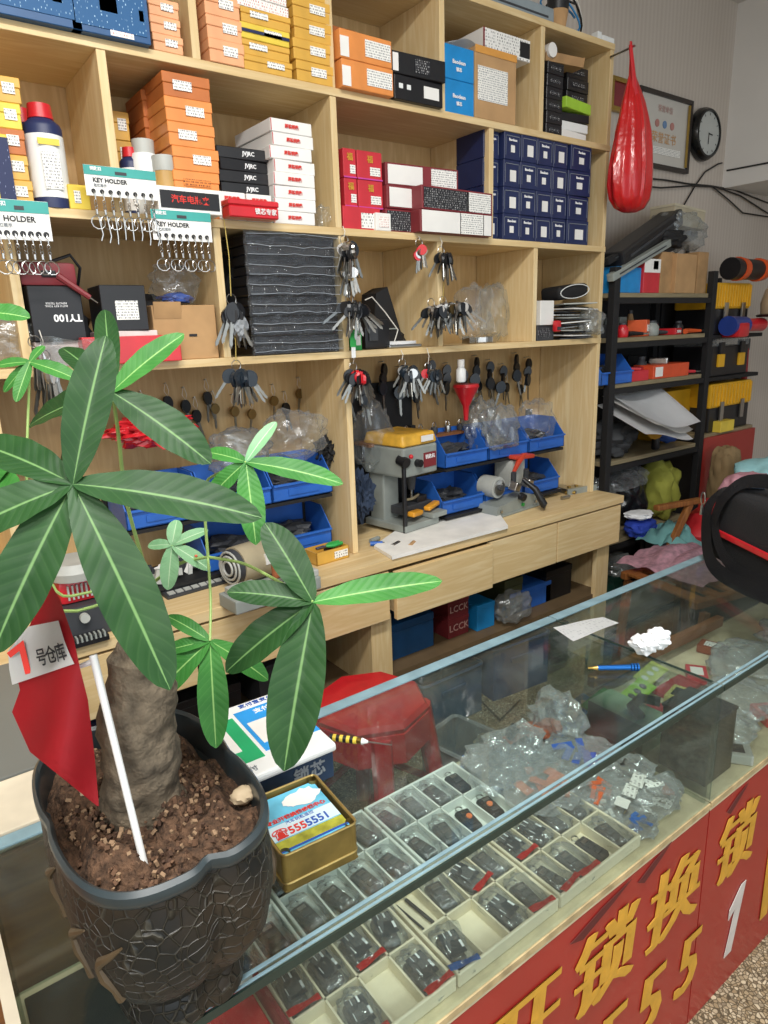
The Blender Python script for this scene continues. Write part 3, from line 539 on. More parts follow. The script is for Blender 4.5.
b=B().blob((0,0,.014),(.085,.06,.03),4,.3,3,3); tag(b.build('blue_parts',mm('blue_parts_plastic','3a5cae',.4)),'blue small parts inside the clear bag on the worn carton','parts').location=(x+.015,.085,zb+h+.006)
b=B().blob((0,0,.05),(.16,.1,.11),5,.2,1.8,3); tag(b.build('black_bundle',BLACKM,smooth=True),'black bundle of gear behind the barcode box','bundle').location=(P(120,295,Y=.2).x+.04,.2,zb+.03)
# white mesh cloth
b=B(); A=P(38,333,Y=-.02); b.grid(lambda u,v:V((A.x+.2*u,-.03+.02*math.sin(u*9)+.01*v,A.z-.01-.10*u*u*.3-(.075)*v*(1-u*.5)+.004*math.sin(14*u+3*v))),18,8,.0008)
tag(b.build('white_net_bag',BAGD,smooth=True),'white translucent net bag hanging at the left of the red tray','bag')
# stack of black flat boxes wrapped in film
col('black_flat_box','glossy black flat box in the wrapped stack, {o}',250,337,236,zb,.0,12,.2,mm('glossy_black_card','17181d',.25,coat=.3),pix=300,jit=.003,bev=.003,group='wrapped black boxes',stk=lambda i:[(.4,.5,.05,.5,BLKP)] if i%2==0 else None)
x,w=px(250,339,-.008,300); r=thing('stretch_film','clear stretch film wrapped round the stack of black boxes','wrap',(x,.1,zb)); h=P(295,235,Y=0).z-zb
b=B(); b.grid(lambda u,v:V(((u-.5)*(w+.014),-.112-.003*math.sin(40*v)+.002*noise.noise(V((u*9,v*30,1))),.003+v*h)),30,40); b.build('film',WRAP,r)
b=B()
for i in range(13): 
    z=.01+i*h/12.6; b.tube([V(((k/10-.5)*w,-.1165,z+.006*math.sin(k/10*PI)*(-1 if i%2 else 1)*random.random())) for k in range(11)],.0006,4)
b.build('film_crease',mm('film_highlight','aab2ba',.3),r)
b=B().blob((0,0,.1),(.07,.16,.3),7,.25,2.5,3); tag(b.build('black_bag',BLACKM,smooth=True),'black folded bag squeezed left of the wrapped black boxes','bag').location=(P(234,300,Y=.12).x+.012,.15,zb+.06)
# cell 3 of row 2
r=thing('black_pouch','black wedge shaped pouch standing in the middle cubby','pouch',(P(385,330,Y=.15).x,.17,zb)); B().prism([(-.07,0),(.06,0),(.05,.05),(-.0,.19),(-.045,.17)],-.04,.04,Matrix.Rotation(PI/2,4,'X')).build('body',BLACKM,r); B().box((.0,-.043,.06),(.06,.004,.004)).build('zip',GREYM,r)
x,w=px(368,393,.03,335); r=thing('black_remote_case','small black gadget case with a belt clip','gadget',(x,.07,zb)); B().box((0,0,.045),(w,.05,.088),bev=.006).build('case',BLACK,r,True); B().box((-w*.2,-.028,.05),(w*.35,.006,.05),bev=.002).build('clip',DGREY,r)
r=thing('cassette_tray','silver flat tray stacked with papers in the middle cubby','tray',(P(402,342,Y=.05).x,.08,zb)); B().box((0,0,.006),(.13,.1,.01),bev=.003).build('tray',STEEL,r); B().box((.0,0,.016),(.11,.08,.009),rot=(0,0,.3)).build('paper_stack',PAPER,r)
r=thing('green_box','small green printed packet beside the middle upright','packet',(P(358,340,Y=.02).x+.0,.035,zb)); B().box((0,0,.03),(.035,.02,.06),bev=.002).build('packet',GRNC,r); B().box((0,-.0106,.03),(.025,.001,.03)).build('sticker',WHT,r)
b=B(); b.tube([P(365,300,Y=.1),P(372,297,Y=.1),P(385,312,Y=.09),P(398,330,Y=.08),P(394,343,Y=.08)],.002,6); tag(b.build('white_cable',WCORD,smooth=True),'thin pale cable curling from the black pouch','cable')
# cell 4 of row 2 clear bags
bag('clear_bag','tall clear zip bag standing in the fourth cubby',(P(478,330,Y=.05).x,.08,zb),(.15,.09,.19),13); bag('clear_bag','second clear bag leaning at the right of the fourth cubby',(P(503,330,Y=.09).x,.14,zb),(.12,.09,.2),14)
r=thing('metal_lock_parts','dull metal lock bodies inside the clear bags','parts',(P(485,335,Y=.06).x,.09,zb)); 
for i in range(5): B().box((-.05+.028*i,.01*(i%2),.012),(.026,.04,.02),rot=(0,0,i*.5),bev=.002).build('lock_body',STEEL,r)
# cell 5 of row 2
x,w=px(541,553,.0,295); carton('white_carton','white upright carton at the left of the crowded fifth cubby',x+.004,.0,zb+.055,w+.008,.1,.085,WHT); 
carton('dark_carton','dark printed carton below the white upright carton',x+.01,.01,zb,.09,.12,.054,DGREY,stk=[(-.1,.5,.7,.6,BLKP)])
for i in range(14):
    mt=[DGREY,WHT,BLACK,GREYL,WHP][i%5]; r=thing('blister_pack','flat blister pack in the messy pile of the fifth cubby, %s'%ordn(i,99) if i<12 else ('flat blister pack in the messy pile, just below the black case' if i==12 else 'flat blister pack right under the black case'),'blister pack',(P(572,330,Y=.04).x+random.uniform(-.018,.025),.07+random.uniform(-.03,.03),zb+.002+i*.0095),random.uniform(-.3,.3),'blister packs')
    B().box((0,0,.003),(.15,.11,.004),rot=(random.uniform(-.04,.04),random.uniform(-.05,.05),0)).build('backing_card',mt,r); B().box((.01,0,.0065),(.06,.05,.004),bev=.002).build('bubble',BAGD,r)
r=thing('black_zip_case','black rounded zip case with pale piping on the blister packs','case',(P(572,285,Y=.03).x+.01,.07,zb+.146),rot=(0,R(-6),0)); B().box((0,0,.028),(.17,.1,.05),bev=.022,seg=4).build('shell',BLACKM,r,True)
b=B(); b.tube([V((.083*math.cos(t)*(abs(math.cos(t))**-.5 if 0 else 1),-.05,.028+.024*math.sin(t))) for t in [k*PI/12 for k in range(24)]],.0018,5,True).build('piping',WHTP,r)
r=thing('red_remote','red and grey gadget in the pile at the left of the fifth cubby','gadget',(P(556,322,Y=-.01).x+.0,-.015,zb+.03)); B().box((0,0,.02),(.03,.02,.04),bev=.008).build('body',REDP,r,True); B().box((0,-.011,.012),(.02,.002,.012)).build('window',DGREY,r)
bag('clear_bag','crumpled clear bag spilling over the right end of the third shelf',(P(600,325,Y=-.02).x-.03,-.0,zb-.0),(.1,.08,.1),17,BAGD)

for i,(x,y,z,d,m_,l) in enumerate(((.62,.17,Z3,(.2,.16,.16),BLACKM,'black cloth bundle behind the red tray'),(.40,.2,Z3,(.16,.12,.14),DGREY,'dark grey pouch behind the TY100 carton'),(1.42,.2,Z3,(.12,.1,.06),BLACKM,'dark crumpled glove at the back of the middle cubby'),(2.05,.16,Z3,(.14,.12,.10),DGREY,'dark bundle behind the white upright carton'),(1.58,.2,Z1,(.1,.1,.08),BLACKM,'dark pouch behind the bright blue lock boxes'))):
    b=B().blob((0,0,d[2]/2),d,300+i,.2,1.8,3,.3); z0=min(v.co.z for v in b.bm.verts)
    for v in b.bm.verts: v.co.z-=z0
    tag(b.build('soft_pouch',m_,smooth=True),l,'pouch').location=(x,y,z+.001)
# ================================================================== KEYS
def keymesh(head,hw=.020,hl=.032,bl=.042,round_=True):
    b=B(); b.mi=0
    n=14; poly=[(hw/2*math.cos(2*PI*i/n)*(1+.12*math.cos(4*PI*i/n)),-hl/2+hl/2*math.sin(2*PI*i/n)) for i in range(n)]
    b.prism(poly,-.0035,.0035,Matrix.Rotation(PI/2,4,'X')); b.mi=1
    bl2=[(-.003,-hl+.002),(-.003,-hl-bl+.006),(0,-hl-bl),(.003,-hl-bl+.005),(.002,-hl-bl+.012),(.003,-hl-bl+.017),(.002,-hl-bl+.023),(.003,-hl-bl+.028),(.003,-hl+.002)]
    b.prism(bl2,-.0011,.0011,Matrix.Rotation(PI/2,4,'X'))
    return b.mesh('key',[head,mm('dull_key_steel','8e8e8a',.35,1)])
KM={'k':keymesh(mm('black_key_head','15171b',.3)),'s':keymesh(STEEL,.022,.024,.036),'r':keymesh(REDP,.026,.03,.036),'b':keymesh(mm('blue_black_key_head','1c2630',.3),.026,.034,.04),'l':keymesh(STEEL,.008,.03,.05),'g':keymesh(mm('aged_brass','8a7650',.4,.9),.022,.026,.036)}
def bunch(x,y,pat,n,spread,label,Y=-.012,sc=1,drop=.05,group='bunches of keys hanging from the shelves',hook=None,cord=WCORD):
    p=P(x,y,Y=Y); sc*=1.22; n=int(n*1.7); spread*=1.15; r=thing('key_bunch',label,'keys',p,group=group)
    B().tube([V((.013*math.cos(t*PI/6),0,.013*math.sin(t*PI/6)-.008)) for t in range(12)],.0012,5,True).build('ring',STEEL,r,True)
    if hook is not None: B().tube([V((0,0,0)),V((.003,-.002,hook*.5)),V((0,.004,hook))],.0012,5).build('cord',cord,r)
    for i in range(n):
        k=bpy.data.objects.new('key',KM[pat[i%len(pat)]]); C.objects.link(k); k.parent=r
        a=(i/(max(n-1,1))-.5)*2*spread+random.uniform(-.06,.06)
        k.location=(random.uniform(-.006,.006)+math.sin(a)*.012,-.004-.0042*((i*7)%n)*.55,-.014-random.uniform(0,drop*.3)); k.rotation_euler=(random.uniform(-.1,.05),-a,random.uniform(-1.2,1.2)); k.scale=(sc,)*3
    return r
H=lambda y0,y1,x,Y=-.012: P(x,y0,Y=Y).z-P(x,y1,Y=Y).z
bunch(344,237,'ssks',10,.35,'upper bunch of bright silver keys on the upright, right of the wrapped black boxes',hook=H(226,237,344),sc=1.15)
bunch(345,262,'sgs',8,.3,'second bunch of silver keys below the topmost on that upright',sc=1.0)
bunch(349,296,'k',13,.85,'wide fan of black headed keys hanging beside the wrapped black boxes',hook=H(262,296,349),sc=1.05)
bunch(353,364,'krkk',12,.7,'black headed keys with red heads among them, at the front of the middle upright',hook=H(354,364,353),sc=1.0)
bunch(402,360,'ksbk',14,.5,'black headed key bunch hanging alone below the third shelf, between two red ones',hook=H(350,360,402),sc=1.0)
bunch(428,364,'rskbsb',12,.5,'thin silver and dark keys with two red heads under the third shelf',hook=H(348,364,428),sc=.85)
bunch(419,240,'rs',4,.15,'two keys with a red heart head hanging from the second shelf',hook=H(236,240,419),sc=.85)
bunch(441,248,'kskk',9,.45,'black and silver keys at the top of the fourth upright',hook=H(237,248,441),sc=.95)
bunch(443,298,'ksskgs',22,.8,'largest messy bunch of black and silver keys tied with yellow string',hook=H(270,298,443),sc=1.05,cord=YCORD)
bunch(431,300,'ks',10,.7,'black and silver keys just left of the largest messy bunch',sc=1.0,Y=-.03)
bunch(231,296,'kk',5,.4,'large black key fobs hanging on a yellow cord in front of the second upright',hook=H(215,296,231),sc=1.2,cord=YCORD)
bunch(236,362,'b',11,.5,'round black headed keys hanging below the yellow cord',hook=H(320,362,236),cord=YCORD,sc=1.0)
bunch(43,352,'l',14,.22,'long thin silver keys hanging at the left behind the plant',hook=H(330,352,43),sc=1.15)
bunch(34,338,'l',6,.15,'thin silver keys on a hook at the left end of the third shelf',sc=.9)
b=B().blob((0,0,0),(.05,.03,.07),3,.3,3,3); tag(b.build('grey_pouch',mm('grey_pouch_plastic','8e9296',.5)),'small grey pouch hanging among the black key fobs on the yellow cord','pouch').location=P(239,325,Y=-.02)
r=thing('green_tag','green and white plastic tag hanging below the fan of black keys','tag',P(353,340,Y=-.03)); B().box((0,0,0),(.02,.003,.04),bev=.001).build('plate',GRNC,r); B().box((0,0,-.035),(.014,.003,.03),bev=.001).build('white_clip',WHTP,r)
# single keys on nails on the back panel
Yb=.284
pos=[(140,392),(165,384,'k'),(183,388,'k'),(194,398,'k'),(212,392),(232,395),(250,398),(272,385,'g'),(298,378,'g'),(314,375,'g'),(329,385,'s'),(205,380,'k'),(284,392,'k'),(463,375,'k'),(478,372,'k'),(492,372,'k'),(506,374,'k'),(520,376,'k')]
wh=['first','second','third','fourth','fifth','sixth','seventh','eighth','ninth','tenth','eleventh','twelfth','thirteenth','fourteenth','fifteenth','sixteenth','seventeenth','eighteenth']
for i,q in enumerate(sorted(pos)):
    p=P(q[0],q[1],Y=Yb-.012); c=q[2] if len(q)>2 else 'g'
    r=thing('hanging_key','single key on a nail in the back panel under the shelves, %s from the left'%wh[i],'key',p,group='keys on nails')
    B().cyl((0,.012,0),(0,-.006,.003),.0018,seg=6).build('nail',STEEL,r)
    B().tube([V((.003,-.002,0)),V((.008,-.002,-.02)),V((.003,-.003,-.035)),V((-.006,-.002,-.02)),V((-.001,-.002,0))],.0009,4).build('string',WCORD,r)
    for k2 in range(1 if c!='k' else 2):
        k=bpy.data.objects.new('key',KM[c]); C.objects.link(k); k.parent=r; k.location=(.003-.01*k2,-.003-.006*k2,-.034); k.rotation_euler=(0,.1-.4*k2+random.uniform(-.1,.1),.2); k.scale=(1.25,)*3
# ================================================================== KEY HOLDER CARDS
def keycard(xl,yt,xr,yb,Y,rz,label,lng,n=8,tilt=0):
    a=P(xl,(yt+yb)/2,Y=Y); c=P(xr,(yt+yb)/2,Y=Y); w=c.x-a.x; zt=P((xl+xr)/2,yt,Y=Y).z; z0=P((xl+xr)/2,yb,Y=Y).z; h=zt-z0
    r=thing('key_holder_card',label,'card',((a.x+c.x)/2,Y,z0),group='key holder display cards',rot=(0,tilt,rz))
    B().box((0,0,h/2),(w,.0012,h),bev=.0004,seg=1).build('card',WHT,r)
    B().box((0,-.0012,h*.84),(w,.001,h*.30)).build('green_header',mm('teal_header','3fa098',.5),r.children[0])
    B().box((0,-.002,h*.80),(w*.16,.001,h*.1)).build('hang_slot',DGREY,r)
    text('KEY HOLDER',h*.2,INK,r.children[0],(-w*.16,-.0016,h*.52),bold=.0003); text('钥匙扣',h*.13,INKW,r.children[0],(-w*.34,-.0022,h*.88),bold=.0002); text('匙扣展示',h*.11,INKG,r.children[0],(-w*.30,-.0016,h*.35))
    for i in range(n):
        u=((i+.5)/n-.5)*w*.92; B().cyl((u,-.0022,h*.16),(u,.0012,h*.16),h*.075,seg=10).build('peg_hole',BLACK,r)
        L=lng*random.uniform(.85,1.05); b=B()
        b.tube([V((u,-.004,h*.16)),V((u,-.009,h*.05)),V((u+.001,-.007,-.008))],.0014,5)
        z=-.008
        for k in range(3): b.tube([V((u+.003*math.cos(t*PI/3),-.007+(.003*math.sin(t*PI/3) if k%2 else 0),z-.004+.004*math.sin(t*PI/3))) for t in range(6)],.001,4,True); z-=.007
        b.box((u,-.007,z-.004),(.005,.004,.012),bev=.001,seg=1); z-=.012
        rr=.0135; b.tube([V((u+rr*math.cos(t*PI/5+.1),-.008+.004*math.cos(t*PI/5)*(1 if i%2 else -1),z-rr+rr*math.sin(t*PI/5))) for t in range(10)],.0013,5,True)
        if L>.07: b.tube([V((u+.002,-.007,z)),V((u+.004+random.uniform(-.003,.003),-.008,z-L*.45)),V((u+.002,-.006,z-L*.6))],.0016,5)
        b.build('key_chain',STEEL,r,True)
keycard(85,168,156,198,-.05,0,'key holder card in the middle with the longest silver chains',.09,8,R(0))
keycard(152,211,211,241,-.055,0,'right hand key holder card with short silver chains, lowest of the three',.045,8)
keycard(-10,200,50,240,-.05,0,'left hand key holder card with large silver rings, cut by the photo edge',.06,7)
# ================================================================== BIN RACKS
def binmesh(w,d,h):
    b=B(); t=.003
    b.box((0,0,t/2),(w,d,t)); b.box((0,d/2-t/2,h/2),(w,t,h)); b.box((0,-d/2+t/2,h*.22),(w,t,h*.44))
    for s in (-1,1):
        m=Matrix.Translation(V((s*(w/2-t/2)-t/2,0,0)))@Matrix(((0,0,1,0),(1,0,0,0),(0,1,0,0),(0,0,0,1)))
        b.prism([(-d/2,0),(d/2,0),(d/2,h),(-d/2+d*.35,h),(-d/2,h*.44)],0,t,m)
    b.box((0,-d/2-.004,h*.42),(w*.98,.01,.006),bev=.001); b.box((0,-d/2-.002,h*.2),(w*.5,.003,h*.16))
    return b.mesh('bin_shell',BINB)
BM=binmesh(.205,.16,.115)
def bn(x,y,z,lab,grp,rx=-.12,mesh=BM,content=None,seed=0):
    r=thing('storage_bin',lab,'bin',(x,y,z),group=grp,rot=(rx*0,0,0)); o=bpy.data.objects.new('bin_shell',mesh); C.objects.link(o); o.parent=r; o.rotation_euler=(0,0,0)
    b=B().blob((0,.01,.04),(.16,.12,.06),seed,.4,4,3); o2=b.build('small_parts',content or DGREY,r); o2['kind']='stuff'; return r
bx=[P(x,445,Y=.06).x for x in (465,507,548)]; zr=P(505,462,Y=.0).z
for i,x in enumerate((1.435,1.60,1.765)): 
    pass
xs3=[1.65,1.865,2.08]; zr=.945
for i,nm in enumerate(('left','middle','right')): bn(xs3[i],.13,zr+.015,'blue storage bin in the upper row behind the key cutter, %s one'%nm,'right blue bins',seed=i,content=[DGREY,STEEL,BLACK][i])
xs4=xs3
for i,nm in enumerate(('left','middle','right')): bn(xs4[i],.15,ZB+.03,'blue storage bin in the lower row behind the key cutter, %s one'%nm,'right lower blue bins',seed=i+5)
r=thing('bin_rail','dark metal rail rack carrying the blue bins behind the key cutter','rack',((xs3[0]+xs3[2])/2,.235,ZB)); w=xs3[2]-xs3[0]+.2
for s in (-1,1): B().box((s*w/2,.0,.17),(.02,.02,.34)).build('rail_post',BLACKM,r)
for z in (.028,zr+.012-ZB): B().box((0,-.09,z-.006),(w,.19,.01)).build('rail_shelf',BLACKM,r)
xs5=[.56,.77,.98]; zl=.955
for i,nm in enumerate(('left','middle','right')): bn(xs5[i],.13,zl,'blue storage bin in the upper row behind the plant, %s one'%nm,'left blue bins',seed=i+9)
xs6=xs5
for i,nm in ((1,'left'),(2,'right')): bn(xs6[i],.15,ZB+.03,'blue storage bin in the lower row behind the grinder motor, %s one'%nm,'left lower blue bins',seed=i+12)
r=thing('bin_rail','dark metal rail rack carrying the blue bins behind the plant','rack',((xs5[0]+xs5[2])/2,.235,ZB)); w=xs5[2]-xs5[0]+.2
for s in (-1,1): B().box((s*w/2,.0,.14),(.02,.02,.28)).build('rail_post',BLACKM,r)
for z in (.028,zl-ZB-.003): B().box((0,-.09,z-.006),(w,.19,.01)).build('rail_shelf',BLACKM,r)
for i,(a,b_,d,s,l) in enumerate((((500,432),.06,(.16,.1,.17),21,'clear crumpled bag on the middle blue bin'),((535,425),.08,(.16,.1,.16),22,'clear bag rising from the right blue bin'),((480,430),.14,(.14,.1,.2),23,'tall clear bag at the back behind the blue bins'),((295,440),.08,(.2,.12,.14),24,'grey clear bag on the upper left blue bins'),((240,450),.1,(.18,.12,.12),25,'dusty bag of parts behind the upper right plant leaves'),((372,440),.18,(.14,.1,.22),26,'cloudy bag hanging by the middle upright'))):
    p=P(a[0],a[1],Y=b_); bag('clear_bag',l,(p.x,p.y,p.z-d[2]/2),d,s,BAG if i%2 else BAGD)
b=B(); b.lathe([(.045,.13),(.048,.12),(.012,.05),(.008,0)],seg=20); tag(b.build('red_funnel',REDP,smooth=True),'red plastic funnel on the shelf behind the blue bins','funnel').location=P(466,420,Y=.12)
r=thing('white_bottle','small white bottle hanging upside down under the third shelf','bottle',P(461,382,Y=.03)); B().lathe([(.014,0),(.017,.006),(.017,.04),(.01,.05)],seg=16).build('body',WHTP,r,True); B().lathe([(.012,.0505),(.012,.075)],seg=16).build('cap',WHT,r,True)
for q,d,s,l,mt in (((150,430),(.22,.12,.09),31,'red plastic bag lying on the bench behind the plant',REDP),((330,450),(.1,.08,.09),33,'dark bundle at the middle upright',BLACKM),((362,495),(.08,.08,.16),34,'dark blue bundle left of the drill stand',mm('dark_blue_cloth','26344a',.8))):
    p=P(q[0],q[1],Y=.12); b=B().blob((0,0,0),d,s,.4,3,4); tag(b.build('plastic_bundle',mt),l,'bundle').location=p
r=thing('small_shelf','narrow dark shelf strip with small locks behind the drill stand','shelf',(P(420,440,Y=.2).x,.22,P(420,438,Y=.15).z)); B().box((0,0,-.006),(.5,.1,.01)).build('board',WOODD,r)
for i in range(7):
    q=thing('small_lock','small round lock on the dark shelf strip, %s from the left'%wh[i],'lock',(r.location.x-.2+.065*i,.19,r.location.z),group='small locks on the strip'); B().lathe([(.012,0),(.014,.012),(.012,.024)],seg=14).build('body',STEEL if i%2 else DGREY,q,True); B().tube([V((.009*math.cos(t*PI/6),0,.024+.018*math.sin(t*PI/6))) for t in range(7)],.002,5).build('shackle',STEEL,q)
r=thing('dark_clutter_sheet','black sheet added in place of dark clutter behind the drill machine','sheet',(1.36,.272,ZB)); B().box((0,0,.25),(.44,.012,.50),bev=.004).build('sheet',BLACKM,r)  # added sheet, darkens the compartment in place of dense clutter
rn=random.Random(9)
for i in range(14):
    x=1.22+.075*i; r=thing('dark_key_blank','dark key blank hanging in the right hand compartment, %s from the left'%wh[i],'key',(x,.262,1.325-.02*(i%3)),group='dark key blanks')
    B().cyl((0,.02,0),(0,-.008,.003),.0018,seg=6).build('nail',STEEL,r)
    for k2 in range(3):
        k=bpy.data.objects.new('key',KM['kkb'[k2]]); C.objects.link(k); k.parent=r; k.location=(.004-.01*k2,-.006-.006*k2,-.004-.03*k2); k.rotation_euler=(0,rn.uniform(-.3,.3),rn.uniform(-.5,.5)); k.scale=(1.5,)*3
# ================================================================== BENCH TOOLS
# white board and papers
a=[P(x,y,Z=ZB+.01) for x,y in ((374,546),(392,557),(508,526),(498,512),(440,500))]
b=B(); b.prism([(p.x,p.y) for p in a],ZB+.001,ZB+.012); tag(b.build('mdf_board',mm('stained_white_board','eeece6',.6,noise_amt=.1,nscale=14)),'stained white board lying on the bench under the drill stand','board')
# drill stand style key machine
p=P(425,530,Z=ZB+.013); bx0,by0=p.x,p.y
r=thing('key_drill_machine','grey bench drill key machine with a yellow top cover','machine',(bx0-.005,by0+.12,ZB+.013),R(8))
B().box((0,.0,.012),(.17,.2,.024),bev=.004).build('base',GREYM,r); B().box((-.035,.05,.11),(.075,.07,.19),bev=.006).build('column',GREYM,r)
hd=B().box((0,-.0,.238),(.17,.19,.10),bev=.008); hd.build('motor_housing',GREYM,r); B().box((0,0,.31),(.176,.196,.042),bev=.012,seg=3,top=.9).build('top_cover',mm('worn_yellow_cover','d2a23a',.45,noise_amt=.3,nscale=20),r,True)
pl=B().box((.045,-.0965,.235),(.062,.002,.05)).build('name_plate',DRED,r); text('钥匙机',.016,INKW,pl,(.045,-.098,.245),bold=.0002); B().box((.03,-.0995,.31),(.06,.002,.02)).build('worn_sticker',WHT,r)
B().cyl((-.02,-.096,.232),(-.02,-.115,.232),.013,seg=18).build('knob',BLACK,r,True)
B().cyl((-.078,-.09,.0),(-.078,-.09,.25),.008,seg=12).build('lever_rod',BLACK,r,True); B().cyl((-.078,-.105,.24),(-.078,-.07,.25),.018,seg=14).build('lever_hub',BLACK,r,True); B().blob((-.068,-.115,.262),(.016,.016,.016),1,.0,1,2).build('lever_ball',REDP,r,True)
B().cyl((.02,-.03,.188),(.02,-.03,.125),.02,.012,seg=16).build('chuck',DGREY,r,True); B().cyl((.02,-.03,.125),(.02,-.03,.09),.004,seg=8).build('drill_bit',STEEL,r)
B().box((.03,-.02,.06),(.15,.06,.03),bev=.004).build('vise',DGREY,r); B().box((.06,-.02,.085),(.05,.05,.025),bev=.004).build('vise_jaw',BLACK,r)
B().box((.08,-.04,.035),(.075,.14,.018),bev=.003).build('slide_plate',GREYM,r)
yc=mm('amber_plastic','d8962a',.4)
B().box((-.01,-.075,.052),(.075,.028,.018),rot=(.1,.1,.3),bev=.006,seg=3).build('clamp_handle',yc,r,True); B().box((.075,-.075,.062),(.08,.026,.016),rot=(0,-.08,.25),bev=.006,seg=3).build('clamp_handle',yc,r,True)
b=B(); b.tube([V((-.075,-.08,.11)),V((-.05,-.1,.115)),V((-.01,-.09,.12)),V((.0,-.06,.1))],.0045,6).build('spring_arm',mm('dull_brass','8a8066',.5,.6),r,True)
# key duplicating machine
p=P(515,512,Z=ZB); r=thing('key_duplicator','grey key cutting machine with a red top guard and black lever','machine',(p.x,p.y+.055,ZB),R(6)); r.scale=(1.18,1.1,1.18)
b=B(); b.prism([(-.115,0),(.115,0),(.11,.035),(.06,.05),(-.02,.045),(-.1,.035)],-.06,.06,Matrix.Rotation(PI/2,4,'X')); b.box((0,0,.004),(.235,.13,.008),bev=.003); b.build('base',GREYM,r)
B().box((.05,.02,.115),(.07,.08,.09),bev=.01).build('motor_housing',GREYL,r,True); B().cyl((-.055,-.02,.085),(-.055,.045,.085),.034,seg=24).build('wheel_housing',GREYL,r,True)
B().cyl((-.055,-.026,.085),(-.055,-.021,.085),.025,seg=20).build('cutter_wheel',STEEL,r); B().cyl((-.055,-.035,.085),(-.055,-.026,.085),.009,seg=10).build('wheel_nut',DGREY,r)
b=B(); b.tube([V((.01,-.03,.125)),V((.02,-.04,.155)),V((.05,-.035,.172)),V((.09,-.02,.168))],[.006,.009,.010,.007],8); b.box((.06,-.01,.168),(.1,.06,.014),rot=(0,.08,0),bev=.005); b.build('top_guard',mm('orange_red_guard','c8432c',.4),r,True)
for x in (-.01,.055): B().box((x,-.052,.085),(.035,.03,.028),rot=(.2,.3,.2),bev=.004).build('vise_jaw',STEEL,r); B().cyl((x,-.045,.1),(x-.005,-.05,.13),.009,seg=12).build('vise_bolt',DGREY,r,True)
B().cyl((.0,-.066,.055),(.0,-.085,.05),.012,seg=14).build('clamp_knob',BLACK,r,True); B().tube([V((.035,-.05,.1)),V((.05,-.09,.07)),V((.06,-.12,.02)),V((.062,-.125,-.002+.02))],[.006,.011,.013,.011],10).build('lever_grip',BLACK,r,True)
B().cyl((.02,-.0605,.022),(.02,-.066,.022),.006,seg=12).build('green_switch',GRNC,r,True)
for s in (-.09,.09): B().cyl((s,-.061,.02),(s,-.065,.02),.005,seg=10).build('screw',STEEL,r)
b=B(); q=r.location; b.tube([P(478,495,Z=ZB+.004),P(462,493,Z=ZB+.02),P(452,500,Z=ZB+.004),P(440,495,Z=ZB+.004),P(430,478,Z=ZB+.004)],.003,6); tag(b.build('power_cord',CABLE,smooth=True),'black power cord on the bench between the two key machines','cord')
# silver lock body + screwdriver at right end
p=P(580,492,Z=ZB); r=thing('lock_case','silver metal mortise lock case at the right end of the bench','lock',(p.x,p.y+.02,ZB),R(-8)); B().box((0,0,.012),(.15,.06,.022),bev=.002).build('case',STEEL,r); B().box((.0,-.034,.012),(.16,.004,.026)).build('face_plate',GREYM,r)
for x in (-.04,.0,.045): B().cyl((x,0,.023),(x,0,.027),.008,seg=12).build('rivet',BRASS,r)
B().box((-.05,.05,.01),(.09,.03,.018),rot=(0,0,.4),bev=.002).build('latch_body',STEEL,r)
p=P(592,484,Z=ZB); r=thing('screwdriver','screwdriver with dark green handle behind the lock case','screwdriver',(p.x,p.y+.05,ZB+.016)); B().cyl((-.045,0,0),(.035,.0,0),.014,.013,seg=10).build('handle',mm('dark_green_handle','1f6a4c',.35),r,True); B().cyl((.035,0,0),(.07,0,-.0),.008,.003,seg=8).build('collar',GREYL,r); B().cyl((-.15,0,-.008),(-.045,0,0),.0035,seg=8).build('shaft',STEEL,r)
rn=random.Random(21)
for i,(x,y,l) in enumerate(((1.22,.02,'small blue cap by the middle upright'),(1.26,-.03,'short steel rod near the white board'),(1.24,.06,'grey offcut behind the white board'),(2.14,.0,'small steel pin beside the lock case'),(2.22,.04,'brass barrel at the right end of the bench'),(1.30,-.065,'wooden dowel lying on the bench by the white board'))):
    r=thing('small_part',l,'part',(x,y,ZB+.0005),rn.uniform(-1,1)); m_=[BINB,STEEL,GREYM,STEEL,BRASS,CARD][i]
    B().cyl((-.02,0,.008),(.02,0,.008),.008,seg=12).build('barrel',m_,r,True); B().cyl((.02,0,.008),(.026,0,.008),.005,seg=10).build('tip',DGREY,r)
# left bench: motor, grinder vise, yellow tin, number panel
p=P(235,560,Z=ZB); r=thing('grinder_motor','beige round electric motor with dark coil end, behind the small plant leaves','motor',(p.x-.03,-.005,ZB),R(12)); h=.062
B().cyl((-.07,0,h),(.09,0,h),.055,seg=28).build('body',mm('beige_motor_paint','a89c80',.45),r,True); B().cyl((-.085,0,h),(-.07,0,h),.05,seg=26).build('end_bell',DGREY,r,True)
for k,rr in enumerate((.045,.033,.02)): B().tube([V((-.087-.003*k,rr*math.cos(t*PI/9),h+rr*math.sin(t*PI/9))) for t in range(18)],.0035,6,True).build('coil_ring',GREYL,r,True)
B().box((.01,0,.006),(.13,.1,.012),bev=.002).build('foot',GREYM,r); B().box((.02,-.052,h+.012),(.05,.01,.03)).build('name_plate',WHT,r)
p=P(292,600,Z=ZB); r=thing('vise_table','grey metal sliding vise in front of the motor','vise',(p.x-.03,p.y+.055,ZB),R(4))
b=B().box((.0,0,.018),(.26,.09,.036),bev=.004); b.build('base',GREYM,r); B().box((.10,.0,.045),(.06,.075,.018),bev=.003).build('jaw',GREYL,r); B().box((-.08,.0,.045),(.08,.06,.018),bev=.003).build('jaw',GREYL,r)
